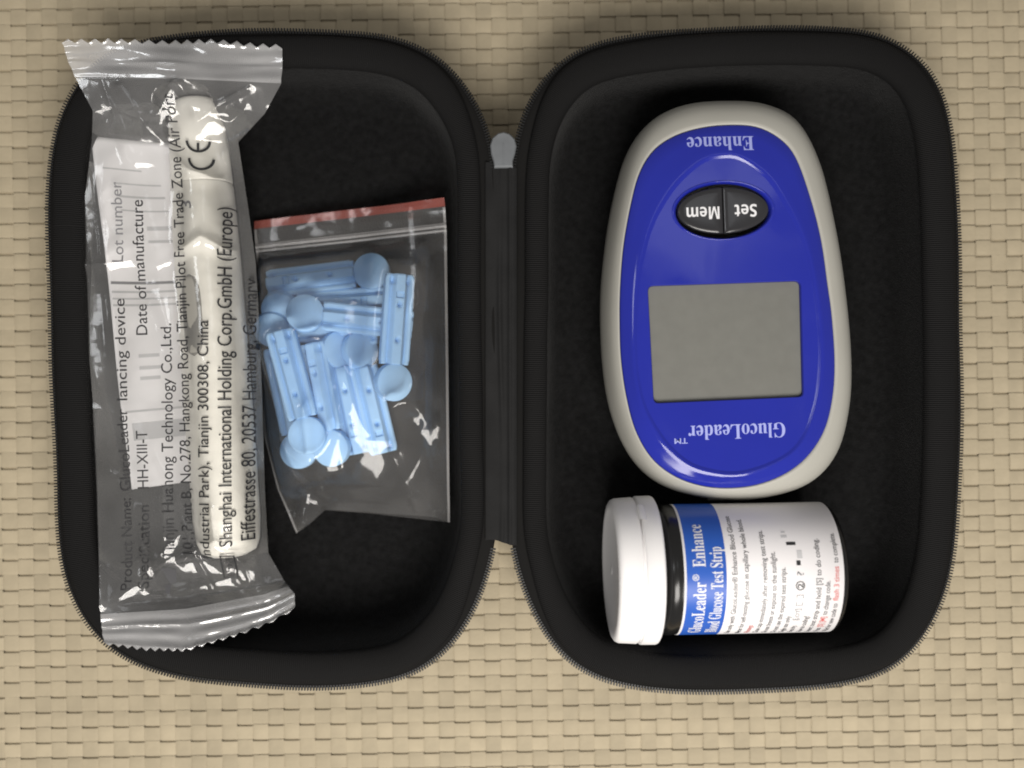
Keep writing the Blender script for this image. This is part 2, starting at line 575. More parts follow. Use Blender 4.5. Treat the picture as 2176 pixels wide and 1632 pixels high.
    for s in (0.85, 0.65, 0.45, 0.25, 0.08):
        p2 = cen + (last[:, :2] - cen) * s
        rings.append(with_z(p2, FLOOR - 0.06 * vnoise(p2[:, 0] / 15, p2[:, 1] / 15, 4)))
    V, F = loft(rings, close_last=True, flip=True)
    build('lining', V, F, M['lining'], shell)
    return out


half_case(base_px, 1)
half_case(lid_px, 2)

# cloth hinge between the halves
xs = np.linspace(1032, 1098, 26)
ys = np.linspace(352, 1152, 60)
V, uvs = [], []
for j, py in enumerate(ys):
    for i, px in enumerate(xs):
        t = i / 25
        zz = 20.95 - 0.75 * math.sin(math.pi * t) ** 0.7
        zz += 0.75 * math.exp(-((t - 0.50 - 0.05 * math.sin(py / 130)) / 0.07) ** 2) * (0.6 + 0.4 * math.sin(py / 90.0))
        zz += 0.55 * math.exp(-((t - 0.78) / 0.05) ** 2)
        zz += 0.35 * (float(vnoise(np.array(px / 22.0), np.array(py / 70.0), 3)) - 0.5)
        e = 6 * math.sin(px / 17.0) * (1 if j in (0, len(ys) - 1) else 0)
        x, y = P(px, py + e, 20)
        V.append((x, y, zz))
nx_ = len(xs)
F = [(j * nx_ + i, (j + 1) * nx_ + i, (j + 1) * nx_ + i + 1, j * nx_ + i + 1) for j in range(len(ys) - 1) for i in range(nx_ - 1)]
build('hinge_cloth', V, F, M['hinge'], case_root)

# grey moulded end piece of the zipper, keyhole shaped
pts = [(1050, 356), (1048, 342), (1043, 326), (1041, 308), (1046, 292), (1058, 282), (1070, 279), (1083, 283), (1094, 294), (1098, 309), (1095, 325), (1090, 341), (1090, 355)]
out = np.array([P(x, y, 21.5) for x, y in pts])
cen = out.mean(0)
rings = [with_z(cen + (out - cen) * s, zz) for s, zz in ((0.97, 19.2), (1.0, 20.6), (0.98, 21.2), (0.9, 21.5))]
V, F = loft(rings, close_first=True, close_last=True, flip=True)
zs = build('zipper_end', V, F, M['zipstop'], case_root, smooth=False)
v, f = box_mesh(*[P(1070, 0, 21.6)[0] + q for q in (-0.12, 0.12)], P(0, 350, 21.6)[1], P(0, 305, 21.6)[1], 21.3, 21.62)
build('rib', v, f, M['zipstop'], zs, smooth=False)


# ------------------------------------------------------------------ glucose meter
def polar(pxs, z, cpx, n=180, smooth=4):
    """closed outline sampled at equal angles about a common centre"""
    c = np.array(P(cpx[0], cpx[1], z))
    p = smooth_closed(catmull_closed([P(x, y, z) for x, y in pxs], 720), smooth)
    d = p - c
    a = np.unwrap(np.arctan2(d[:, 1], d[:, 0]))
    r = np.linalg.norm(d, axis=1)
    if a[-1] < a[0]: a, r = a[::-1], r[::-1]
    o = np.argsort(a % (2 * math.pi))
    aa, rr = (a % (2 * math.pi))[o], r[o]
    t = np.linspace(0, 2 * math.pi, n, endpoint=False)
    R = np.interp(t, np.r_[aa - 2 * math.pi, aa, aa + 2 * math.pi], np.r_[rr, rr, rr])
    return np.c_[c[0] + R * np.cos(t), c[1] + R * np.sin(t)]


body_px = [(1530, 221), (1615, 228), (1685, 265), (1733, 352), (1765, 480), (1786, 610), (1799, 750), (1796, 860), (1771, 958), (1718, 1022), (1640, 1053), (1556, 1062),
           (1470, 1053), (1390, 1022), (1335, 965), (1298, 880), (1280, 780), (1275, 650), (1283, 540), (1301, 430), (1330, 330), (1376, 265), (1444, 230)]
face_px = [(1535, 265), (1605, 268), (1657, 293), (1692, 334), (1723, 419), (1746, 509), (1760, 605), (1769, 673), (1775, 765), (1771, 841), (1754, 912), (1719, 968),
           (1672, 1006), (1613, 1030), (1554, 1038), (1495, 1034), (1436, 1014), (1386, 976), (1351, 918), (1331, 847), (1319, 765), (1316, 688), (1317, 612),
           (1324, 522), (1340, 432), (1358, 367), (1386, 321), (1425, 292), (1474, 274)]
ridge_px = [(1533, 329), (1576, 334), (1630, 372), (1665, 420), (1700, 485), (1722, 550), (1738, 640), (1746, 740), (1741, 830), (1725, 895), (1705, 938), (1672, 971), (1613, 998),
            (1554, 1009), (1489, 998), (1448, 977), (1407, 935), (1369, 871), (1352, 806), (1347, 747), (1347, 688), (1352, 601), (1368, 522), (1384, 473), (1409, 426),
            (1442, 382), (1490, 341)]
CM = (1540, 650)
ZB, ZF, ZI = 13.0, 23.4, 24.7
meter_root = empty('glucose_meter', (*P(1540, 650, FLOOR), FLOOR))
tag(meter_root, 'blue and warm grey handheld glucose meter with blank screen, upside down', 'glucose meter')
OB = polar(body_px, ZB, CM)
OF = polar(face_px, ZF, CM)
OR = polar(ridge_px, ZI, CM)
cB = OB.mean(0)
nB = inward(OB)
rings = [with_z(cB + (OB - cB) * 0.05, FLOOR + 0.05)] + [with_z(OB + nB * d, z) for d, z in ((9, FLOOR + 0.05), (5.5, FLOOR + 0.4), (2.6, FLOOR + 2.2), (0.8, 8.5), (0.0, ZB), (0.25, 16.0), (0.9, 18.8))]
A = OB + nB * 0.9
for t, z in ((0.25, 20.9), (0.55, 22.3), (0.85, 23.1), (1.0, 23.35)):
    rings.append(with_z(A * (1 - t) + (OF) * t, z))
fin = inward(OF)
rings.append(with_z(OF + fin * 0.12, 22.9))
V, F = loft(rings, close_first=True)
build('body', V, F, M['meter_grey'], meter_root)
# seam line hinted by a shallow strip port at the lower edge
# blue face: rounded bevel, a fine raised ridge and a flat window field with two openings
fr_ = inward(OR)
rings = [with_z(OF + fin * 0.14, 22.95), with_z(OF + fin * 0.16, 23.45), with_z(OF + fin * 0.45, 23.75)]
G = OF + fin * 0.45
for t, z in ((0.35, 24.2), (0.7, 24.72), (0.93, 25.02)):
    rings.append(with_z(G * (1 - t) + OR * t, z))
rings += [with_z(OR + fr_ * 0.12, 25.05), with_z(OR + fr_ * 0.42, 24.85), with_z(OR + fr_ * 0.8, ZI)]
V, F = loft(rings)
TOP = rings[-1][:, :2]


def rounded_rect_px(c4, r, k=5):
    """c4: four corner pixels clockwise; rounded corners of r pixels"""
    out = []
    for i in range(4):
        p0, p1, p2 = (np.array(c4[(i - 1) % 4], float), np.array(c4[i], float), np.array(c4[(i + 1) % 4], float))
        a = p1 + (p0 - p1) / np.linalg.norm(p0 - p1) * r
        b = p1 + (p2 - p1) / np.linalg.norm(p2 - p1) * r
        for t in np.linspace(0, 1, k):
            out.append((1 - t) ** 2 * a + 2 * t * (1 - t) * p1 + t * t * b)
    return out


scr_px = rounded_rect_px([(1375, 606), (1703, 595), (1709, 844), (1388, 858)], 12)
SCR = np.array([P(x, y, ZI) for x, y in scr_px])
MT = math.radians(2.0)


def ellipse_px(cx, cy, rx, ry, n=48, rot=0.0):
    return [(cx + rx * math.cos(t) * math.cos(rot) - ry * math.sin(t) * math.sin(rot), cy - rx * math.cos(t) * math.sin(rot) - ry * math.sin(t) * math.cos(rot)) for t in np.linspace(0, 2 * math.pi, n, endpoint=False)]


WELL = np.array([P(x, y, ZI) for x, y in ellipse_px(1537, 447, 110, 64, rot=MT)])
pts = [Vector(p) for p in np.vstack([TOP, SCR, WELL])]
n1, n2, n3 = len(TOP), len(SCR), len(WELL)
edges = [(i, (i + 1) % n1) for i in range(n1)] + [(n1 + i, n1 + (i + 1) % n2) for i in range(n2)] + [(n1 + n2 + i, n1 + n2 + (i + 1) % n3) for i in range(n3)]
cv, ce, cf, ov, oe, of_ = delaunay_2d_cdt(pts, edges, [], 0, 1e-5)


def inside(poly, q):
    x, y = q
    r = False
    for i in range(len(poly)):
        x1, y1 = poly[i]; x2, y2 = poly[i - 1]
        if (y1 > y) != (y2 > y) and x < (x2 - x1) * (y - y1) / (y2 - y1) + x1:
            r = not r
    return r


base = len(V)
V = np.vstack([V, np.array([(q.x, q.y, ZI) for q in cv])])
for tri in cf:
    c = sum((Vector(cv[i]) for i in tri), Vector((0, 0))) / len(tri)
    if inside(TOP, c) and not inside(SCR, c) and not inside(WELL, c):
        F.append(tuple(base + i for i in tri))
# screen recess walls and button well walls belong to the face moulding
b0 = len(V)
sc_c = SCR.mean(0)
V = np.vstack([V, with_z(SCR, ZI), with_z(sc_c + (SCR - sc_c) * 0.992, ZI - 0.12), with_z(sc_c + (SCR - sc_c) * 0.990, ZI - 1.15)])
for r in range(2):
    F += [(b0 + r * n2 + i, b0 + r * n2 + (i + 1) % n2, b0 + (r + 1) * n2 + (i + 1) % n2, b0 + (r + 1) * n2 + i) for i in range(n2)]
b1 = len(V)
wc = WELL.mean(0)
wr = [with_z(WELL, ZI), with_z(wc + (WELL - wc) * 0.985, ZI + 0.16), with_z(wc + (WELL - wc) * 0.955, ZI + 0.12), with_z(wc + (WELL - wc) * 0.925, ZI - 0.35), with_z(wc + (WELL - wc) * 0.90, ZI - 1.2)]
V = np.vstack([V] + wr)
for r in range(4):
    F += [(b1 + r * n3 + i, b1 + r * n3 + (i + 1) % n3, b1 + (r + 1) * n3 + (i + 1) % n3, b1 + (r + 1) * n3 + i) for i in range(n3)]
face = build('faceplate', V, F, M['meter_blue'], meter_root)
bmf = bmesh.new(); bmf.from_mesh(face.data); bmesh.ops.recalc_face_normals(bmf, faces=bmf.faces); bmf.to_mesh(face.data); bmf.free()
face_bvh = BVHTree.FromPolygons([tuple(v) for v in V], F)


def drape(V2, F, bvh, off, z_default, name, material, parent):
    """lay flat lettering onto a surface seen from above"""
    out = []
    for x, y in V2:
        hit = bvh.ray_cast(Vector((x, y, 80)), Vector((0, 0, -1)))
        z = hit[0].z if hit[0] is not None else z_default
        out.append((x, y, z + off))
    return build(name, out, F, material, parent, smooth=False)


# dark slot for the strip at the rounded end
V, F = box_mesh(*[P(q, 0, 15)[0] for q in (1502, 1590)], P(0, 1062, 15)[1], P(0, 1050, 15)[1], 14.2, 16.0)
build('strip_port', V, F, M['vial'], meter_root, smooth=False)
# lcd
scr = sc_c + (SCR - sc_c) * 0.999
V = with_z(scr, ZI - 1.05)
lcd = build('screen', V, [tuple(range(len(V)))], M['lcd'], meter_root, smooth=False)
shade_rings = [with_z(sc_c + (SCR - sc_c) * 0.999, ZI - 1.0), with_z(sc_c + (SCR - sc_c) * 0.982, ZI - 1.0)]  # flat dark ring: shadow of the recess painted round the screen edge
V, F = loft(shade_rings)
build('recess_shade', V, F, M['lcd_shade'], lcd, smooth=False)

# two half-oval buttons
for side, word in ((-1, 'Mem'), (1, 'Set')):
    rings = []
    cx = 1536.5
    for s, z in ((1.0, ZI - 1.1), (1.0, ZI - 0.25), (0.985, ZI + 0.02), (0.95, ZI + 0.13), (0.75, ZI + 0.20), (0.40, ZI + 0.24), (0.03, ZI + 0.25)):
        ring = []
        for t in np.linspace(-math.pi / 2, math.pi / 2, 25):
            ring.append((max(0.7, 97 * math.cos(t) * 1.0), 49 * math.sin(t)))
        ring += [(0.7, yy) for yy in np.linspace(47, -47, 9)]
        q = []
        for a, b in ring:
            a2, b2 = (a - 40) * s + 40 if s < 1 else a, b * s
            a2 = max(a2, 0.7 + (1 - s) * 1.5)
            a2, b2 = a2 * side, b2
            q.append(P(cx + a2 * math.cos(MT) - b2 * math.sin(MT), 447 - a2 * math.sin(MT) - b2 * math.cos(MT), ZI))
        rings.append(with_z(np.array(q), z))
    V, F = loft(rings, close_last=True, flip=(side < 0))
    bt = build('button', V, F, M['button'], meter_root)
    bvh_b = BVHTree.FromPolygons([tuple(v) for v in V], F)
    tv, tf = text_shape(''.join(chr((0x1D5D4 + ord(c) - 65) if c < 'a' else (0x1D5EE + ord(c) - 97)) for c in word))
    x0, y0 = {'Mem': (1528, 439), 'Set': (1607, 434)}[word]
    L_ = {'Mem': 70, 'Set': 47}[word] * S0 * 0.9
    tv = fit(tv, L_, 27 * S0 * 0.9)
    ox, oy = P(x0, y0, ZI)
    ang = math.pi + MT
    W = np.c_[ox + tv[:, 0] * math.cos(ang) - tv[:, 1] * math.sin(ang), oy + tv[:, 0] * math.sin(ang) + tv[:, 1] * math.cos(ang)]
    drape(W, tf, bvh_b, 0.03, ZI, 'lettering', M['print_white'], bt)


def face_text(body, start_px, length_px, cap_px, ang, material, extra=0.0):
    tv, tf = text_shape(body, extra)
    tv = fit(tv, length_px * S0 * 0.9, cap_px * S0 * 0.9)
    ox, oy = P(*start_px, ZI)
    W = np.c_[ox + tv[:, 0] * math.cos(ang) - tv[:, 1] * math.sin(ang), oy + tv[:, 0] * math.sin(ang) + tv[:, 1] * math.cos(ang)]
    return drape(W, tf, face_bvh, 0.03, ZI, 'lettering', material, face)


face_text(serif('Enhance'), (1602, 288), 142, 33, math.pi + math.radians(1.0), M['print_pale'])
face_text(serif('GlucoLeader'), (1668, 898), 206, 33, math.pi + MT, M['print_pale'])
face_text('TM', (1461, 931), 28, 12, math.pi + MT, M['print_pale'], 0.01)

# ------------------------------------------------------------------ test strip vial, lying on its side
AX = Vector((1, 0.012, -0.034)).normalized()        # along the bottle from lid to base
A0 = Vector((22.0, P(0, 1212, 19.5)[1] + 0.2, FLOOR + 16.75))
SIDE = Vector((-AX.y, AX.x, 0)).normalized()        # towards the top of the photograph
UPV = AX.cross(SIDE).normalized()
vial_root = empty('test_strip_vial', (A0.x + 25, A0.y, FLOOR))
tag(vial_root, 'black test strip vial with white lid and blue and white label, on its side', 'vial')


def vial_pt(a, r, th):
    """a: mm from the lid end, th = 0 faces up, + towards the top of the photograph"""
    return A0 + AX * a + SIDE * (r * math.sin(th)) + UPV * (r * math.cos(th))


def lathe(prof, n=72, th0=0.0, th1=2 * math.pi):
    full = abs(th1 - th0 - 2 * math.pi) < 1e-6
    ths = np.linspace(th0, th1, n, endpoint=not full)
    V = [vial_pt(a, r, t) for a, r in prof for t in ths]
    F = []
    for k in range(len(prof) - 1):
        for i in range(n if full else n - 1):
            j = (i + 1) % n
            F.append((k * n + i, (k + 1) * n + i, (k + 1) * n + j, k * n + j))
    return V, F


V, F = lathe([(6.0, 0.05), (6.0, 13.9), (11.0, 13.9), (11.4, 14.5), (13.0, 14.5), (13.5, 14.35), (14, 14.35), (48.2, 14.35), (48.9, 14.1), (49.4, 13.4), (49.6, 12.4), (49.3, 11.6), (49.1, 0.05)])
vb = build('bottle', V, F, M['vial'], vial_root)
V, F = lathe([(0.35, 0.05), (0.35, 12.6), (0.1, 13.2), (0.0, 14.2), (0.1, 15.0), (0.5, 15.6), (1.2, 15.95), (4.95, 16.2), (5.2, 16.05), (5.12, 14.4), (5.78, 14.4), (5.8, 16.2), (6.0, 16.4), (9.2, 16.45), (9.6, 16.3), (9.85, 15.9), (9.9, 14.6), (9.0, 14.0)])
lid = build('lid', V, F, M['lid'], vial_root)
# thumb notch on the lid seam and a faint centre gate mark
V, F = lathe([(0.28, 0.05), (0.28, 0.9), (0.36, 1.1)], 20)
build('gate_mark', V, F, M['lid'], lid)
V, F = lathe([(5.1, 15.9), (5.1, 16.75), (5.5, 16.95), (6.6, 16.7), (6.8, 16.2)], 10, 0.86, 1.15)
build('thumb_tab', V, F, M['lid'], lid)
# wrap-around label: white with a blue band
RL = 14.43
V, F = lathe([(13.9, RL - 0.05), (13.92, RL), (48.0, RL), (48.02, RL - 0.05)], 60, -1.9, 1.75)
lab = build('label', V, F, M['label_white'], vial_root)
V, F = lathe([(14.4, RL + 0.02), (22.9, RL + 0.02)], 60, -1.9, 1.72)
build('blue_band', V, F, M['label_blue'], lab)


def vial_text(body, a_base, th_start, length, cap, material, extra=0.0):
    """text runs round the bottle from its lower to its upper side; letter tops point to the lid"""
    tv, tf = text_shape(body, extra)
    if length is None: tv = fit(tv, None, cap)
    else: tv = fit(tv, length, cap)
    V = [vial_pt(a_base - y, RL + 0.045, th_start + x / RL) for x, y in tv]
    return build('lettering', V, tf, material, lab, smooth=False)


vial_text(serif('GlucoLeader'), 18.5, -1.06, 15.0, 2.9, M['print_white'])
vial_text('®', 17.0, 0.0, 1.4, 1.4, M['print_white'], 0.01)
vial_text(serif('Enhance'), 18.5, 0.20, 9.8, 2.9, M['print_white'])
vial_text(serif('Blood Glucose Test Strip'), 22.1, -1.06, 22.4, 2.75, M['print_white'])
small = [(25.2, 'Use only with GlucoLeader® Enhance Blood Glucose', 29, M['ink_soft'], -1.16), (27.6, 'Meter for self-testing glucose in capillary whole blood.', 28.0, M['ink_soft'], -1.16),
         (29.6, 'Warnings:', 4.4, M['ink_red'], -1.16), (31.5, 'Close cap immediately after removing test strips.', 25.0, M['ink_soft'], -1.16),
         (33.5, 'Do not freeze or expose to the sunlight.', 20.5, M['ink_soft'], -1.16), (35.5, 'Do not use the expired test strips.', 17.5, M['ink_soft'], -1.16),
         (37.3, 'Single use only.', 7.2, M['ink_soft'], -1.16), (39.2, 'Keep dry.', 3.8, M['ink_soft'], -1.16), (41.2, 'How to coding?', 7.0, M['ink_soft'], -1.16),
         (43.1, 'Insert test strip and hold [S] to do coding.', 23.0, M['ink_soft'], -1.16), (45.0, 'Press', 2.4, M['ink_soft'], -1.16), (45.0, '[S] [M]', 3.6, M['ink_red'], -0.95),
         (45.0, 'to change code.', 7.6, M['ink_soft'], -0.66), (46.9, 'Wait for new code to', 10.0, M['ink_soft'], -1.16), (46.9, 'flash 3 times', 6.8, M['ink_red'], -0.42), (46.9, 'to complete.', 6.0, M['ink_soft'], 0.10)]
for a, s, ln, m_, th in small:
    vial_text(s, a, -1.16 + (th + 1.16) * 1.1, ln * 1.1, 1.2, m_, 0.004)


def vial_patch(a0, a1, t0, t1, material, name='symbol'):
    n = 8
    V = [vial_pt(a, RL + 0.045, t) for a in (a0, a1) for t in np.linspace(t0, t1, n)]
    F = [(i, i + 1, n + i + 1, n + i) for i in range(n - 1)]
    return build(name, V, F, material, lab, smooth=False)


def vial_frame(a0, a1, t0, t1, material):
    w = 0.14
    wt = w / RL
    V = [vial_pt(a, RL + 0.045, t) for a, t in ((a0, t0), (a0, t1), (a1, t1), (a1, t0), (a0 + w, t0 + wt), (a0 + w, t1 - wt), (a1 - w, t1 - wt), (a1 - w, t0 + wt))]
    F = [(0, 1, 5, 4), (1, 2, 6, 5), (2, 3, 7, 6), (3, 0, 4, 7)]
    build('symbol', V, F, material, lab, smooth=False)


vial_frame(37.9, 39.4, -0.72, -0.48, M['mid_ink'])
vial_text('LOT', 39.05, -0.70, 2.9, 0.9, M['mid_ink'])
vial_frame(37.9, 39.4, -0.42, -0.24, M['mid_ink'])
V, F = [], []
for k in range(28):
    t = 2 * math.pi * k / 28
    V += [vial_pt(38.6 + 1.0 * math.cos(t), RL + 0.045, -0.10 + 1.0 / RL * math.sin(t)), vial_pt(38.6 + 0.8 * math.cos(t), RL + 0.045, -0.10 + 0.8 / RL * math.sin(t))]
F = [(2 * k, 2 * ((k + 1) % 28), 2 * ((k + 1) % 28) + 1, 2 * k + 1) for k in range(28)]
build('symbol', V, F, M['ink'], lab, smooth=False)
vial_text('2', 39.2, -0.135, 1.0, 1.25, M['ink'], 0.02)
vial_text('?', 39.3, 0.05, 0.9, 1.5, M['mid_ink'])
vial_patch(37.9, 38.8, 0.20, 0.27, M['ink'])
vial_patch(38.2, 39.3, 0.30, 0.42, M['pale_ink'])
vial_patch(36.2, 38.2, 0.50, 0.55, M['ink'])
vial_patch(35.3, 36.6, 0.62, 0.66, M['pale_ink'])
vial_patch(35.5, 36.4, 0.70, 0.73, M['pale_ink'])


# ------------------------------------------------------------------ lancets
LL, LW, LH = 20.9, 6.7, 4.2     # body length, width, height
RD, TD = 4.4, 3.0              # disc radius, thickness


def lancet_body_mesh():
    nu, nv = 64, 21
    V, F = [], []

    def height(u, v):      # u 0..1 along from disc side, v -1..1 across
        h = LH - 1.1
        h += 1.1 * (1 / (1 + math.exp((abs(v) - 0.42) * 34)))
        h -= 0.6 * math.exp(-((abs(v) - 0.60) / 0.10) ** 2)
        if abs(v) > 0.86: h -= 0.3 * ((abs(v) - 0.86) / 0.14) ** 2
        for (cu, cvv, ru, rv, dep) in ((0.27, 0.0, 0.026, 0.11, 1.7), (0.66, 0.0, 0.026, 0.11, 1.7), (0.92, 0.50, 0.032, 0.12, 1.4), (0.92, -0.50, 0.032, 0.12, 1.4)):
            h -= dep * math.exp(-(((u - cu) / ru) ** 2 + ((v - cvv) / rv) ** 2))
        if 0.74 < u < 0.80: h -= 0.55 * (1 if abs(v) < 0.30 else 0)
        return h
    for i in range(nu):
        u = i / (nu - 1)
        hw = LW / 2 * (0.95 if u < 0.04 else (1 - 0.10 * max(0, (u - 0.95) / 0.05)))
        for j in range(nv):
            v = -1 + 2 * j / (nv - 1)
            e = 0.25 if i in (0, nu - 1) else 0
            V.append((RD * 0.93 + u * LL, v * hw, height(u, v) - e))
    for i in range(nu - 1):
        for j in range(nv - 1):
            F.append((i * nv + j, (i + 1) * nv + j, (i + 1) * nv + j + 1, i * nv + j + 1))
    # side and bottom skirt
    rim = [i * nv for i in range(nu)] + [(nu - 1) * nv + j for j in range(1, nv)] + [i * nv + nv - 1 for i in range(nu - 2, -1, -1)] + [j for j in range(nv - 2, 0, -1)]
    b = len(V)
    for k in rim: V.append((V[k][0], V[k][1], 0.05))
    n = len(rim)
    for k in range(n):
        F.append((rim[k], b + k, b + (k + 1) % n, rim[(k + 1) % n])[::1])
    F.append(tuple(range(b, b + n)))
    return V, F


def lancet_disc_mesh():
    n = 40
    zc = LH / 2
    prof = [(0.02, zc - TD / 2), (RD - 0.5, zc - TD / 2), (RD - 0.12, zc - TD / 2 + 0.2), (RD, zc - TD / 2 + 0.6), (RD, zc + TD / 2 - 0.6), (RD - 0.12, zc + TD / 2 - 0.2), (RD - 0.5, zc + TD / 2), (RD * .55, zc + TD / 2 + 0.14), (0.02, zc + TD / 2 + 0.2)]
    V = [(r * math.cos(2 * math.pi * i / n), r * math.sin(2 * math.pi * i / n), z) for r, z in prof for i in range(n)]
    F = [(k * n + i, k * n + (i + 1) % n, (k + 1) * n + (i + 1) % n, (k + 1) * n + i) for k in range(len(prof) - 1) for i in range(n)]
    # neck that snaps off the body
    b = len(V)
    v, f = box_mesh(RD * 0.80, RD * 1.02, -1.1, 1.1, zc - 0.9, zc + 0.9)
    return V + v, F + [tuple(b + i for i in q) for q in f]


def plain_mesh(name, V, F, material, smooth_angle=35):
    me = bpy.data.meshes.new(name)
    me.from_pydata([tuple(c * MM for c in v) for v in V], [], F)
    me.materials.append(material)
    b = bmesh.new(); b.from_mesh(me); bmesh.ops.recalc_face_normals(b, faces=b.faces)
    for e in b.edges:
        if len(e.link_faces) == 2 and e.calc_face_angle(0) > math.radians(smooth_angle): e.smooth = False
    for q in b.faces: q.smooth = True
    b.to_mesh(me); b.free()
    return me


lb_me = plain_mesh('body', *lancet_body_mesh(), M['lancet'])
ld_me = plain_mesh('disc', *lancet_disc_mesh(), M['lancet'])
# disc pixel, far-end pixel, base height, roll of body, roll of disc, label
lancets = [
    ((789, 577), (565, 604), 4.4, 8, 6, 'pale blue lancet lying nearest the zip track of the small bag'),
    ((594, 655), (826, 637), 4.5, -4, 26, 'pale blue lancet parallel to the one nearest the zip, its disc partly covered'),
    ((645, 666), (826, 684), 9.4, 6, -8, 'pale blue lancet on top of two others, its bright disc covering their discs'),
    ((578, 698), (800, 702), 3.9, 0, 24, 'pale blue lancet buried under another, only its shaded disc showing by the pouch'),
    ((834, 812), (850, 572), 10.9, 18, 30, 'pale blue lancet lying across the ends of two others, along the bag side seam'),
    ((652, 925), (592, 700), 10.6, 0, 0, 'wide pale blue lancet lying on another, its disc topping two discs'),
    ((704, 952), (657, 702), 7.3, -16, -10, 'pale blue lancet touching the wide one, tilted on its side'),
    ((634, 957), (588, 745), 4.2, 0, 0, 'pale blue lancet hidden under the wide one, only its disc edge showing'),
    ((716, 744), (764, 968), 5.2, 0, -40, 'pale blue lancet lying parallel between a tilted lancet and an outer one'),
    ((763, 744), (817, 970), 5.2, -6, -40, 'pale blue outer lancet of a side-by-side pair, next to bare clear film'),
]
lancet_objs = []
for (dp, ep, z0, roll, droll, lab_) in lancets:
    zz = z0 + 3
    d = Vector(P(*dp, zz)); e = Vector(P(*ep, zz))
    ang = math.atan2(e.y - d.y, e.x - d.x)
    o = empty('lancet', (d.x, d.y, z0), ang)
    o.rotation_euler = (0, math.radians(6.5 if 'bright disc' in lab_ else 0.0), ang)
    tag(o, lab_, 'lancet', 'pale blue lancets piled in the small zip bag')
    for nm, me, rl in (('body', lb_me, roll), ('disc', ld_me, droll)):
        c = bpy.data.objects.new(nm, me); C.objects.link(c); c.parent = o
        # roll about the long axis through the middle of the body
        r_ = math.radians(rl)
        c.rotation_euler = (r_, 0, 0)
        c.location = (0, math.sin(r_) * LH / 2 * MM, (1 - math.cos(r_)) * LH / 2 * MM)
    lancet_objs.append((d, ang, z0, math.hypot(e.x - d.x, e.y - d.y), roll, droll))


# ------------------------------------------------------------------ clear film bags
def grid_from_rows(rows, nu, nv):
    """rows: list of (v, [(u, px, py, z), ...]); -> X, Y, Z arrays (nv, nu) in mm"""
    us = np.linspace(0, 1, nu)
    R = []
    for v_, pts_ in rows:
        a = np.array(pts_, float)
        R.append(np.c_[np.interp(us, a[:, 0], a[:, 1]), np.interp(us, a[:, 0], a[:, 2]), np.interp(us, a[:, 0], a[:, 3])])
    R = np.array(R)
    vs = np.array([r[0] for r in rows])
    tv = np.linspace(0, 1, nv)
    out = np.empty((nv, nu, 3))
    for k, t in enumerate(tv):
        i = min(max(np.searchsorted(vs, t, 'right') - 1, 0), len(vs) - 2)
        f = (t - vs[i]) / (vs[i + 1] - vs[i])
        f = 0.5 * f + 0.5 * (f * f * (3 - 2 * f))
        out[k] = R[i] * (1 - f) + R[i + 1] * f
    return out


def relax(Z, fixed, obst, it=500):
    for _ in range(it):
        A = Z.copy()
        A[1:-1, 1:-1] = 0.25 * (Z[:-2, 1:-1] + Z[2:, 1:-1] + Z[1:-1, :-2] + Z[1:-1, 2:])
        A = np.maximum(A, obst)
        Z = np.where(fixed, Z, A)
    return Z


def dilate(H, k=2):
    for _ in range(k):
        A = H.copy()
        A[1:] = np.maximum(A[1:], H[:-1]); A[:-1] = np.maximum(A[:-1], H[1:])
        A[:, 1:] = np.maximum(A[:, 1:], H[:, :-1]); A[:, :-1] = np.maximum(A[:, :-1], H[:, 1:])
        H = A
    return H


def soften(Z, it):
    for _ in range(it):
        A = Z.copy()
        A[1:-1, 1:-1] = 0.5 * Z[1:-1, 1:-1] + 0.125 * (Z[:-2, 1:-1] + Z[2:, 1:-1] + Z[1:-1, :-2] + Z[1:-1, 2:])
        Z = A
    return Z


def crease(Gp, pts_, h, w):
    """a folded line in the film along a polyline (pixel positions of the flat sheet)"""
    best = np.full(Gp.shape[:2], 1e9)
    for k in range(len(pts_) - 1):
        a = np.array(pts_[k], float); b = np.array(pts_[k + 1], float)
        d = b - a
        t = np.clip(((Gp[..., 0] - a[0]) * d[0] + (Gp[..., 1] - a[1]) * d[1]) / (d @ d), 0, 1)
        q = np.hypot(Gp[..., 0] - a[0] - t * d[0], Gp[..., 1] - a[1] - t * d[1])
        best = np.minimum(best, q)
    return 0.5 * h * np.exp(-(np.sqrt(best ** 2 + 6.0) - 2.45) / w)


def project_grid(G):
    """pixel grid + height -> mm positions"""
    k = S0 * (D0 - G[..., 2]) / D0
    return np.stack([(G[..., 0] - 1088) * k, (816 - G[..., 1]) * k, G[..., 2]], -1)


def sheet(name, XYZ, material, parent, rows=None):
    nv, nu = XYZ.shape[:2]
    V = XYZ.reshape(-1, 3)
    F = [(j * nu + i, (j + 1) * nu + i, (j + 1) * nu + i + 1, j * nu + i + 1) for j in range(nv - 1) for i in range(nu - 1)]
    return build(name, V, F, material, parent), V, F


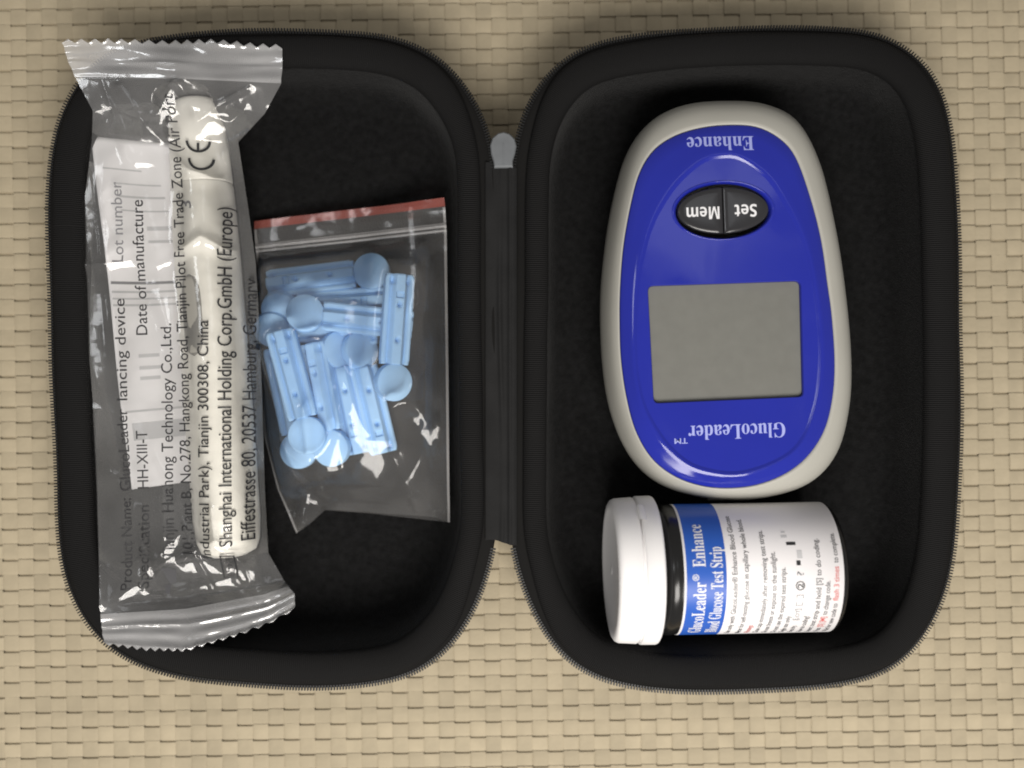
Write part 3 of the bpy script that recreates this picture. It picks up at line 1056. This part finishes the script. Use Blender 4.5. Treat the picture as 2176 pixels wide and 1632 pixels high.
def obstacle(X, Y, kind_list):
    H = np.full(X.shape, -50.0)
    for it in kind_list:
        if it[0] == 'box':      # centre line from p to q, half width, top height
            _, p, q, hw, top = it
            dx, dy = q[0] - p[0], q[1] - p[1]
            L_ = math.hypot(dx, dy)
            s = ((X - p[0]) * dx + (Y - p[1]) * dy) / L_
            w = np.abs(-(X - p[0]) * dy + (Y - p[1]) * dx) / L_
            m_ = (s > -0.3) & (s < L_ + 0.3) & (w < hw + 0.3)
            H = np.where(m_, np.maximum(H, top), H)
        elif it[0] == 'disc':
            _, p, r, top = it
            m_ = (X - p[0]) ** 2 + (Y - p[1]) ** 2 < (r + 0.3) ** 2
            H = np.where(m_, np.maximum(H, top), H)
        elif it[0] == 'rod':    # tapered round bar p->q with radii list, axis height
            _, p, q, prof = it
            dx, dy = q[0] - p[0], q[1] - p[1]
            L_ = math.hypot(dx, dy)
            s = ((X - p[0]) * dx + (Y - p[1]) * dy) / L_
            w = np.abs(-(X - p[0]) * dy + (Y - p[1]) * dx) / L_
            r = np.interp(s, [a for a, b in prof], [b for a, b in prof]) + 0.35
            ax = np.interp(s, [0, L_], [p[2], q[2]])
            m_ = (s > -0.4) & (s < L_ + 0.4) & (w < r)
            H = np.where(m_, np.maximum(H, ax + np.sqrt(np.maximum(r * r - w * w, 0))), H)
    return H


# ---- small zip bag round the lancets
bag_root = empty('zip_bag', (*P(750, 770, FLOOR), FLOOR))
tag(bag_root, 'small clear zip bag with a red top stripe holding the pale blue lancets', 'bag')
rows = [(0.00, [(0, 540, 470, 5.2), (0.5, 742, 446, 7.0), (1, 944, 420, 12.5)]),
        (0.03, [(0, 540, 488, 5.2), (0.5, 744, 465, 7.0), (1, 946, 440, 12.5)]),
        (0.10, [(0, 544, 535, 5.4), (0.5, 748, 513, 7.4), (1, 949, 490, 12.5)]),
        (0.27, [(0, 549, 650, 5.6), (0.5, 752, 642, 9), (1, 951, 636, 12.5)]),
        (0.50, [(0, 555, 800, 5.6), (0.5, 756, 800, 9), (1, 953, 796, 12.5)]),
        (0.70, [(0, 562, 930, 5.2), (0.5, 762, 932, 9), (1, 954, 930, 12.5)]),
        (0.86, [(0, 590, 1040, 5.2), (0.2, 655, 1032, 6), (0.5, 768, 1030, 5), (1, 955, 1036, 12.5)]),
        (0.95, [(0, 616, 1100, 6.8), (0.12, 650, 1078, 8.5), (0.22, 690, 1066, 4.8), (0.5, 775, 1066, 4.6), (1, 956, 1084, 12.3)]),
        (1.00, [(0, 630, 1133, 7.0), (0.10, 652, 1118, 8.5), (0.20, 690, 1084, 4.6), (0.5, 775, 1090, 4.4), (1, 956, 1110, 12.3)])]
nu, nv = 150, 230
G = grid_from_rows(rows, nu, nv)
XYZ = project_grid(G)
obs = []
for (d, ang, z0, ln, roll, droll) in lancet_objs:
    u = (math.cos(ang), math.sin(ang))
    p = (d.x + u[0] * RD * .93, d.y + u[1] * RD * .93); q = (d.x + u[0] * (RD * .93 + LL), d.y + u[1] * (RD * .93 + LL))
    obs.append(('box', p, q, LW / 2, z0 + LH + 0.5 + 2.2 * abs(math.sin(math.radians(roll)))))
    obs.append(('disc', (d.x, d.y), RD, z0 + LH / 2 + TD / 2 + 0.6 + 2.6 * abs(math.sin(math.radians(droll)))))
H = obstacle(XYZ[..., 0], XYZ[..., 1], obs)
uu, vv = np.meshgrid(np.linspace(0, 1, nu), np.linspace(0, 1, nv))
fixed = np.zeros((nv, nu), bool)
fixed[:, 0] = fixed[:, -1] = fixed[0, :] = fixed[-1, :] = True
fixed |= vv < 0.115
base_z = G[..., 2].copy()
# crumples: diagonal creases in the loose film
X, Y = XYZ[..., 0], XYZ[..., 1]
cr = 1.5 * ridged((X + 0.7 * Y) / 13.0, (Y - 0.6 * X) / 30.0, 21, 5) + 0.8 * ridged((X - 0.9 * Y) / 9.0 + 5, (Y + X) / 26.0, 22, 4) + 0.12 * ridged(X / 5.0, Y / 8.0, 23, 3)
edge = np.minimum(1, np.minimum.reduce([uu, 1 - uu, (1 - vv) * 1.4, np.maximum(vv - 0.10, 0) * 2.0]) * 9)
Z = relax(base_z.copy(), fixed, np.maximum(dilate(H, 4) + 0.2, FLOOR + 0.5), 700)
Z = soften(Z, 14)
free = soften(np.clip((Z - np.maximum(H, 0) - 1.0) / 3.0, 0.02, 1), 6)
for pl, h_, w_ in (([(662, 870), (668, 940), (676, 1000), (705, 1045)], 1.3, 9), ([(736, 880), (732, 950), (742, 1015)], 1.0, 8), ([(596, 955), (640, 1015), (702, 1062)], 1.2, 9),
                   ([(836, 848), (885, 858), (910, 900)], 1.3, 10), ([(836, 968), (868, 1035), (884, 1080)], 1.2, 9), ([(884, 1060), (945, 1108)], 1.2, 12),
                   ([(600, 1000), (655, 1055), (640, 1120)], 1.0, 14), ([(905, 520), (925, 600), (900, 680)], 0.8, 16), ([(900, 900), (930, 960)], 0.6, 14), ([(700, 1040), (880, 1058)], 0.9, 22)):
    Z = Z + crease(G, pl, h_, w_) * np.clip((1 - vv) * 30, 0, 1)
Zt = Z + 0.35 * cr * edge * free + 0.35 * (vnoise(X / 6, Y / 6, 31) - 0.5) * (0.1 + edge) * free
Zt = soften(np.maximum(Zt, H + 0.1), 3)
# the flap above the zip buckles along the stripe
flap = np.clip(1 - vv / 0.10, 0, 1)
Zt += flap * 0.8 * (vnoise(uu * 9, vv * 18, 41) - 0.5)
for vz in (0.083, 0.098):
    Zt += 0.55 * np.exp(-((vv - vz) / 0.0035) ** 2)
G2 = G.copy(); G2[..., 2] = Zt
# keep plan position, change height only
top = np.stack([X, Y, Zt], -1)
ft, FV, FF = sheet('front_film', top, M['bag_film'], bag_root)
low = np.stack([X, Y, np.minimum(np.maximum(base_z - 1.2, FLOOR + 0.15), Zt - 0.12)], -1)
inner = np.maximum(FLOOR + 0.2, FLOOR + 0.2 + (base_z - FLOOR) * np.clip(np.abs(uu - 0.5) * 2, 0, 1) ** 6)
low[..., 2] = np.minimum(np.minimum(inner, base_z - 0.15), Zt - 0.12)
sheet('back_film', low, M['bag_film'], bag_root)


def band(name, v0, v1, mat_, lift, src, parent, u0=0.0, u1=1.0):
    nv_, nu_ = src.shape[:2]
    j0, j1 = int(round(v0 * (nv_ - 1))), int(round(v1 * (nv_ - 1)))
    i0, i1 = int(round(u0 * (nu_ - 1))), int(round(u1 * (nu_ - 1)))
    s = src[j0:j1 + 1, i0:i1 + 1].copy()
    s[..., 2] += lift
    return sheet(name, s, mat_, parent)


band('red_stripe', 0.0, 0.028, M['bag_red'], 0.06, top, bag_root)
band('zip_track', 0.074, 0.088, M['bag_zip'], 0.06, top, bag_root)
band('zip_track', 0.092, 0.105, M['bag_zip'], 0.06, top, bag_root)
band('side_seam', 0.03, 1.0, M['bag_zip'], 0.05, top, bag_root, 0.985, 1.0)
band('side_seam', 0.03, 1.0, M['bag_zip'], 0.05, top, bag_root, 0.0, 0.012)

# ---- lancing pen
PZ0, PZ1 = FLOOR + 7.4, FLOOR + 8.4
pen_p = P3(416, 213, PZ0)
pen_q = P3(488, 1180, PZ1)
PL = (pen_q - pen_p).length
PA = (pen_q - pen_p).normalized()
PS = Vector((0, 0, 1)).cross(PA).normalized()
PU = PA.cross(PS).normalized()
if PU.z < 0: PU, PS = -PU, -PS
pen_prof = [(0.0, 3.4), (0.35, 4.6), (1.2, 5.6), (3.0, 6.2), (8, 6.6), (19.5, 7.0), (20.0, 6.85), (20.4, 6.85), (20.8, 7.1), (33.5, 7.4), (50, 7.6), (80, 7.75), (98, 7.6), (103, 7.1), (105.3, 6.2), (PL, 4.0)]
pen_root = empty('lancing_pen', (pen_p.x, pen_p.y, FLOOR))
tag(pen_root, 'cream plastic lancing pen with a grey side button sealed inside the long clear pouch', 'lancing device')


def pen_pt(a, r, th):
    return pen_p + PA * a + PS * (r * math.sin(th)) + PU * (r * math.cos(th))


def pen_lathe(prof, name, material, n=56, caps=True):
    V = [pen_pt(a, r, 2 * math.pi * i / n) for a, r in prof for i in range(n)]
    F = [(k * n + i, k * n + (i + 1) % n, (k + 1) * n + (i + 1) % n, (k + 1) * n + i) for k in range(len(prof) - 1) for i in range(n)]
    if caps:
        F.append(tuple(range(n))[::-1])
        F.append(tuple(range((len(prof) - 1) * n, len(prof) * n)))
    return build(name, V, F, material, pen_root)


pen_lathe([p for p in pen_prof if p[0] <= 20.1], 'cap', M['pen'])
pb = pen_lathe([p for p in pen_prof if p[0] >= 19.9], 'barrel', M['pen'])
# grey release button, a slim raised pad let into the barrel
sgn = -1 if PS.x > 0 else 1
V, F = [], []
na, nw = 22, 11
for i in range(na):
    a = 41.3 + 18.8 * i / (na - 1)
    e = math.sqrt(max(0, 1 - abs(2 * i / (na - 1) - 1) ** 4))
    for j in range(nw):
        w = -1 + 2 * j / (nw - 1)
        th = sgn * (0.34 + 0.36 * w * e)
        r = float(np.interp(a, [q[0] for q in pen_prof], [q[1] for q in pen_prof])) + (0.55 * (1 - w ** 6) * min(1, 3 * e) - 0.08)
        V.append(pen_pt(a, r, th))
F = [(i * nw + j, (i + 1) * nw + j, (i + 1) * nw + j + 1, i * nw + j + 1) for i in range(na - 1) for j in range(nw - 1)]
build('release_button', V, F, M['pen_grey'], pen_root)
# depth window with its number
tv, tf = text_shape('3', 0.01)
tv = fit(tv, 1.9, 2.7)
V = [pen_pt(26.6 - x, float(np.interp(26, [q[0] for q in pen_prof], [q[1] for q in pen_prof])) + 0.06, sgn * (0.28 - (y - 1.3) / 7.2)) for x, y in tv]
build('lettering', V, tf, M['mid_ink'], pb, smooth=False)

# ---- paper leaflet beside the pen
leaf_root = empty('paper_leaflet', (*P(280, 660, FLOOR + 6), FLOOR + 6))
tag(leaf_root, 'white folded paper leaflet slid in beside the cream pen inside the pouch', 'leaflet')
lc = [P3(196, 290, 18.0), P3(368, 304, 7.5), P3(277, 1041, 14.0), P3(404, 1024, 7.0)]
nlu, nlv = 24, 60


def leaf_pt(u, v, off=0.0):
    p = (lc[0] * (1 - u) + lc[1] * u) * (1 - v) + (lc[2] * (1 - u) + lc[3] * u) * v
    z = p.z - 1.4 * math.sin(math.pi * u) + 0.6 * math.sin(3 * math.pi * v + 1.0) + 0.4 * math.sin(2 * math.pi * u + 5 * v)
    return Vector((p.x, p.y, z + off))


V = [leaf_pt(i / (nlu - 1), j / (nlv - 1)) for j in range(nlv) for i in range(nlu)] + [leaf_pt(i / (nlu - 1), j / (nlv - 1), -0.25) for j in range(nlv) for i in range(nlu)]
F = []
nn = nlu * nlv
for j in range(nlv - 1):
    for i in range(nlu - 1):
        q = (j * nlu + i, (j + 1) * nlu + i, (j + 1) * nlu + i + 1, j * nlu + i + 1)
        F.append(q); F.append(tuple(nn + k for k in q[::-1]))
rim = [i for i in range(nlu)] + [j * nlu + nlu - 1 for j in range(1, nlv)] + [(nlv - 1) * nlu + i for i in range(nlu - 2, -1, -1)] + [j * nlu for j in range(nlv - 2, 0, -1)]
for k in range(len(rim)):
    a, b = rim[k], rim[(k + 1) % len(rim)]
    F.append((a, b, nn + b, nn + a))
leaf = build('sheet', V, F, M['paper'], leaf_root)


def leaf_bar(u0, u1, v0, v1, material, name='printed_line'):
    n = 10
    V = [leaf_pt(u0 + (u1 - u0) * i / (n - 1), v, 0.05) for v in (v0, v1) for i in range(n)]
    F = [(i, n + i, n + i + 1, i + 1) for i in range(n - 1)]
    build(name, V, F, material, leaf, smooth=False)


for v0, h, u0, u1, m_ in ((0.085, 0.004, 0.1, 0.55, 'pale_ink'), (0.125, 0.004, 0.2, 0.8, 'pale_ink'), (0.16, 0.006, 0.25, 0.85, 'pale_ink'), (0.20, 0.004, 0.25, 0.9, 'pale_ink'), (0.245, 0.012, 0.55, 0.95, 'pale_ink'),
                      (0.285, 0.008, 0.55, 0.95, 'pale_ink'), (0.405, 0.008, 0.03, 0.98, 'mid_ink'), (0.432, 0.006, 0.03, 0.98, 'pale_ink'), (0.452, 0.005, 0.03, 0.98, 'pale_ink'), (0.47, 0.006, 0.03, 0.98, 'pale_ink'),
                      (0.615, 0.010, 0.30, 0.62, 'pale_ink'), (0.65, 0.010, 0.30, 0.66, 'pale_ink'), (0.68, 0.010, 0.30, 0.62, 'pale_ink'), (0.775, 0.006, 0.05, 0.98, 'pale_ink'), (0.812, 0.05, 0.12, 0.98, 'pale_ink')):
    leaf_bar(u0, u1, v0, v0 + h, M[m_])

# ---- long clear pouch with crimped ends
pouch_root = empty('clear_pouch', (*P(370, 740, FLOOR), FLOOR))
tag(pouch_root, 'long clear plastic pouch with saw-tooth crimped ends and black printed address lines', 'pouch')
rows = [(0.000, [(0, 135, 86, 23.2), (0.5, 370, 82, 23.6), (1, 598, 92, 23.2)]),
        (0.036, [(0, 147, 132, 23.2), (0.5, 371, 132, 23.8), (1, 599, 140, 23.2)]),
        (0.062, [(0, 160, 165, 23.2), (0.5, 375, 168, 23.4), (1, 597, 178, 23.0)]),
        (0.115, [(0, 197, 235, 22.4), (0.5, 380, 235, 20.0), (1, 562, 242, 19.5)]),
        (0.165, [(0, 195, 300, 21.2), (0.5, 360, 300, 18.0), (1, 506, 302, 14.5)]),
        (0.270, [(0, 178, 440, 20.2), (0.5, 360, 440, 17.0), (1, 526, 432, 12.0)]),
        (0.365, [(0, 170, 560, 19.6), (0.5, 360, 560, 17.0), (1, 543, 555, 12.0)]),
        (0.460, [(0, 183, 690, 19.6), (0.5, 370, 690, 17.0), (1, 551, 690, 12.5)]),
        (0.590, [(0, 197, 850, 19.6), (0.5, 380, 850, 17.0), (1, 557, 850, 12.5)]),
        (0.740, [(0, 207, 1050, 20.4), (0.5, 390, 1050, 17.0), (1, 563, 1050, 12.5)]),
        (0.850, [(0, 211, 1200, 21.4), (0.5, 395, 1190, 16.0), (1, 570, 1175, 12.0)]),
        (0.915, [(0, 213, 1290, 22.9), (0.5, 400, 1272, 15.5), (0.9, 560, 1245, 11), (1, 605, 1236, 12.0)]),
        (0.955, [(0, 216, 1332, 23.4), (0.5, 400, 1326, 20.5), (0.9, 570, 1288, 15.5), (1, 626, 1262, 15.5)]),
        (1.000, [(0, 222, 1372, 23.6), (0.25, 310, 1384, 23.6), (0.5, 395, 1386, 23.4), (0.78, 510, 1350, 20.0), (0.9, 570, 1328, 17.5), (1, 627, 1297, 17.0)])]
nu, nv = 171, 460
G = grid_from_rows(rows, nu, nv)
uu, vv = np.meshgrid(np.linspace(0, 1, nu), np.linspace(0, 1, nv))
# saw-tooth cut at both ends
saw = np.abs(((uu * 17) % 1.0) - 0.5) * 2
G[..., 1] += np.where(vv < 0.012, saw * 9.0 * (1 - vv / 0.012), 0)
saw2 = np.abs(((uu * 18) % 1.0) - 0.5) * 2
G[..., 1] -= np.where(vv > 0.988, saw2 * 8.0 * (vv - 0.988) / 0.012, 0)
XYZ = project_grid(G)
X, Y = XYZ[..., 0], XYZ[..., 1]
obs = [('rod', pen_p, pen_q, pen_prof)]
H = obstacle(X, Y, obs)
# leaflet as an obstacle
bv_leaf = BVHTree.FromPolygons([tuple(leaf_pt(i / (nlu - 1), j / (nlv - 1))) for j in range(nlv) for i in range(nlu)], [(j * nlu + i, (j + 1) * nlu + i, (j + 1) * nlu + i + 1, j * nlu + i + 1) for j in range(nlv - 1) for i in range(nlu - 1)])
for j in range(0, nv):
    for i in range(0, nu):
        if 0.14 < vv[j, i] < 0.78 and uu[j, i] < 0.62:
            hit = bv_leaf.ray_cast(Vector((X[j, i], Y[j, i], 60)), Vector((0, 0, -1)))
            if hit[0] is not None: H[j, i] = max(H[j, i], hit[0].z + 0.35)
fixed = np.zeros((nv, nu), bool)
fixed[:, 0] = fixed[:, -1] = True
fixed |= (vv < 0.062) | (vv > 0.945)
base_z = G[..., 2].copy()
Z = relax(base_z.copy(), fixed, np.maximum(H, FLOOR + 1.0), 500)
mid = np.clip((vv - 0.062) * 14, 0, 1) * np.clip((0.93 - vv) * 12, 0, 1) * np.clip(np.minimum(uu, 1 - uu) * 10, 0, 1)
free = np.clip((Z - np.maximum(H, 0)) / 3.0, 0.10, 1)
cr = 1.4 * ridged(X / 9 + 0.35 * Y / 9, Y / 34, 51, 5) + 1.0 * ridged((X - 0.8 * Y) / 14 + 3, (Y + .5 * X) / 40, 52, 4) + 0.15 * ridged(X / 4.5, Y / 9.0, 53, 3)
ends = np.exp(-((vv - 0.10) / 0.06) ** 2) + np.exp(-((vv - 0.90) / 0.05) ** 2)
for pl, h_, w_ in (([(255, 185), (300, 250), (345, 300)], 1.5, 14), ([(372, 172), (345, 235), (318, 275)], 1.6, 12), ([(376, 172), (405, 215), (425, 262)], 1.5, 11), ([(425, 262), (470, 222), (525, 190)], 1.4, 10),
                   ([(455, 250), (490, 262), (520, 235)], 0.9, 10), ([(372, 345), (410, 372), (480, 392), (500, 415)], 1.0, 12), ([(290, 345), (340, 348), (372, 372)], 1.2, 16),
                   ([(180, 565), (225, 562), (300, 552), (338, 566), (372, 552), (438, 514), (505, 545)], 1.6, 11), ([(228, 430), (240, 500), (228, 560)], 1.1, 26),
                   ([(206, 880), (212, 1060), (217, 1280)], 0.9, 7), ([(297, 1080), (304, 1160), (312, 1250)], 0.8, 7), ([(338, 1060), (350, 1140)], 1.0, 12),
                   ([(396, 1186), (430, 1162), (470, 1156), (508, 1178)], 1.8, 12), ([(505, 1175), (545, 1215), (565, 1255)], 1.2, 10), ([(508, 1228), (545, 1275)], 1.0, 8), ([(462, 1080), (470, 1150)], 0.8, 8),
                   ([(190, 1300), (300, 1240)], 0.8, 18), ([(380, 1255), (500, 1225)], 0.9, 14)):
    Z = Z + crease(G, pl, h_, w_) * np.clip((vv - 0.05) * 40, 0, 1) * np.clip((0.95 - vv) * 30, 0, 1)
Zt = Z + 0.75 * cr * mid * free * (0.55 + 0.5 * ends) + 0.4 * (vnoise(X / 7, Y / 11, 61) - 0.5) * mid
Zt = np.maximum(Zt, H + 0.08)
# crimp ridges in the seals
crimp_t = np.where(vv < 0.06, 1.0, 0) * 0.14 * np.sin(vv * 2 * math.pi / 0.017 + 1.2 * np.sin(uu * 7)) * (0.1 + vnoise(uu * 8, vv * 30, 71))
crimp_b = np.where(vv > 0.925, 1.0, 0) * np.clip((vv - 0.925) * 60, 0, 1) * 0.26 * np.sin(vv * 2 * math.pi / 0.019 + 1.0 * np.sin(uu * 6)) * (0.2 + vnoise(uu * 8, vv * 30, 72))
Zt += crimp_t + crimp_b
Zt += np.where(vv < 0.062, 2.2 * (vnoise(uu * 4.3, vv * 28, 73) - 0.5), 0) * np.clip((0.062 - vv) / 0.02, 0, 1)
top = np.stack([X, Y, Zt], -1)
pf, PV, PF = sheet('front_film', top, M['pouch_film'], pouch_root)
low_z = relax(np.minimum(base_z - 0.12, Zt - 0.15), fixed | (vv > 0.92), np.full_like(Zt, -50.0), 1)
inn = np.clip(np.minimum(uu, 1 - uu) * 4.0, 0, 1) * np.clip((vv - 0.10) * 9, 0, 1) * np.clip((0.91 - vv) * 12, 0, 1)
low_z = low_z * (1 - inn) + (FLOOR + 0.25) * inn
low_z = np.minimum(low_z, Zt - 0.12)
# stay clear of pen and leaflet from below
low_z = np.where(H > 0, np.minimum(low_z, np.where(uu < 0.5, FLOOR + 0.4 + (1 - inn) * 9, FLOOR + 0.25)), low_z)
low_z = np.maximum(low_z, FLOOR + 0.15)
low_z = np.where(vv > 0.945, Zt - 0.15, low_z)
sheet('back_film', np.stack([X, Y, low_z], -1), M['pouch_film'], pouch_root)
band('crimped_seal', 0.0, 0.061, M['seal_film'], 0.07, top, pouch_root)
band('crimped_seal', 0.93, 1.0, M['seal_film'], 0.07, top, pouch_root)
pouch_bvh = BVHTree.FromPolygons([tuple(v) for v in PV], PF)


def pouch_text(body, p0, p1, cap_px, material=None, extra=0.004, mid_z=17.0, bend=0.0):
    """line of print from pixel p0 to p1 (runs up the photograph), letter tops to the left"""
    tv, tf = text_shape(body, extra)
    x0, y0 = P(*p0, mid_z); x1, y1 = P(*p1, mid_z)
    L_ = math.hypot(x1 - x0, y1 - y0)
    tv = fit(tv, L_, cap_px * S0 * (D0 - mid_z) / D0)
    d = Vector(((x1 - x0) / L_, (y1 - y0) / L_)); n = Vector((-d.y, d.x))
    bow = bend * S0 * np.sin(np.pi * tv[:, 0] / L_)
    W = np.c_[x0 + tv[:, 0] * d.x + (tv[:, 1] + bow) * n.x, y0 + tv[:, 0] * d.y + (tv[:, 1] + bow) * n.y]
    return drape(W, tf, pouch_bvh, 0.09, mid_z, 'lettering', material or M['ink'], pouch_root)


pouch_text('Product Name:', (292, 1246), (287, 1056), 22)
pouch_text('GlucoLeader', (287, 1040), (278, 868), 22)
pouch_text('lancing device', (278, 850), (271, 636), 22)
pouch_text('Lot number', (271, 560), (268, 392), 22, M['mid_ink'])
pouch_text('Specification', (325, 1244), (322, 1072), 22)
pouch_text('HH-XIII-T', (321, 1036), (318, 914), 23)
pouch_text('Date of manufacture', (317, 712), (309, 428), 24)
pouch_text('Tianjin Huahong Technology Co.,Ltd.', (372, 1188), (368, 688), 25)
pouch_text('101,Plant B, No.278, Hangkong Road, Tianjin Pilot Free Trade Zone (Air Port', (412, 1176), (384, 214), 25, bend=-4)
pouch_text('Industrial Park), Tianjin 300308, China', (452, 1186), (449, 682), 25)
pouch_text('Shanghai International Holding Corp.GmbH (Europe)', (499, 1158), (488, 438), 27)
pouch_text('Eiffestrasse 80, 20537 Hamburg, Germany', (538, 1148), (535, 588), 25)


def px_poly(polys, material, name, mid_z=17.0):
    V, F = [], []
    for poly in polys:
        b = len(V)
        V += [P(x, y, mid_z) for x, y in poly]
        F.append(tuple(range(b, b + len(poly))))
    return drape(V, F, pouch_bvh, 0.1, mid_z, name, material, pouch_root)


def arc_band(cx, cy, r, w, a0, a1, n=20):
    q = []
    for k in range(n):
        t0, t1 = math.radians(a0 + (a1 - a0) * k / n), math.radians(a0 + (a1 - a0) * (k + 1) / n)
        q.append([(cx + (r - w) * math.cos(t0), cy + (r - w) * math.sin(t0)), (cx + (r + w) * math.cos(t0), cy + (r + w) * math.sin(t0)),
                  (cx + (r + w) * math.cos(t1), cy + (r + w) * math.sin(t1)), (cx + (r - w) * math.cos(t1), cy + (r - w) * math.sin(t1))])
    return q


# CE mark: two open bowls, read up the photograph
px_poly(arc_band(430, 338, 24, 2.6, 2, 178), M['ink'], 'conformity_mark')
px_poly(arc_band(424, 301, 23, 2.6, 2, 178) + [[(421.5, 306), (426.5, 306), (426.5, 326), (421.5, 326)]], M['ink'], 'conformity_mark')
# factory symbol and representative box
px_poly([[(349, 1212), (374, 1208), (376, 1238), (364, 1240)], [(346, 1206), (366, 1206), (366, 1211), (346, 1211)], [(354, 1240), (366, 1240), (364, 1262), (356, 1258)]], M['ink_soft'], 'factory_symbol')
px_poly([[(470, 1178), (502, 1178), (502, 1181), (470, 1181)], [(470, 1229), (502, 1229), (502, 1232), (470, 1232)], [(470, 1181), (473, 1181), (473, 1229), (470, 1229)], [(499, 1181), (502, 1181), (502, 1229), (499, 1229)]], M['ink'], 'representative_symbol')
pouch_text('EC REP', (494, 1227), (494, 1184), 15)
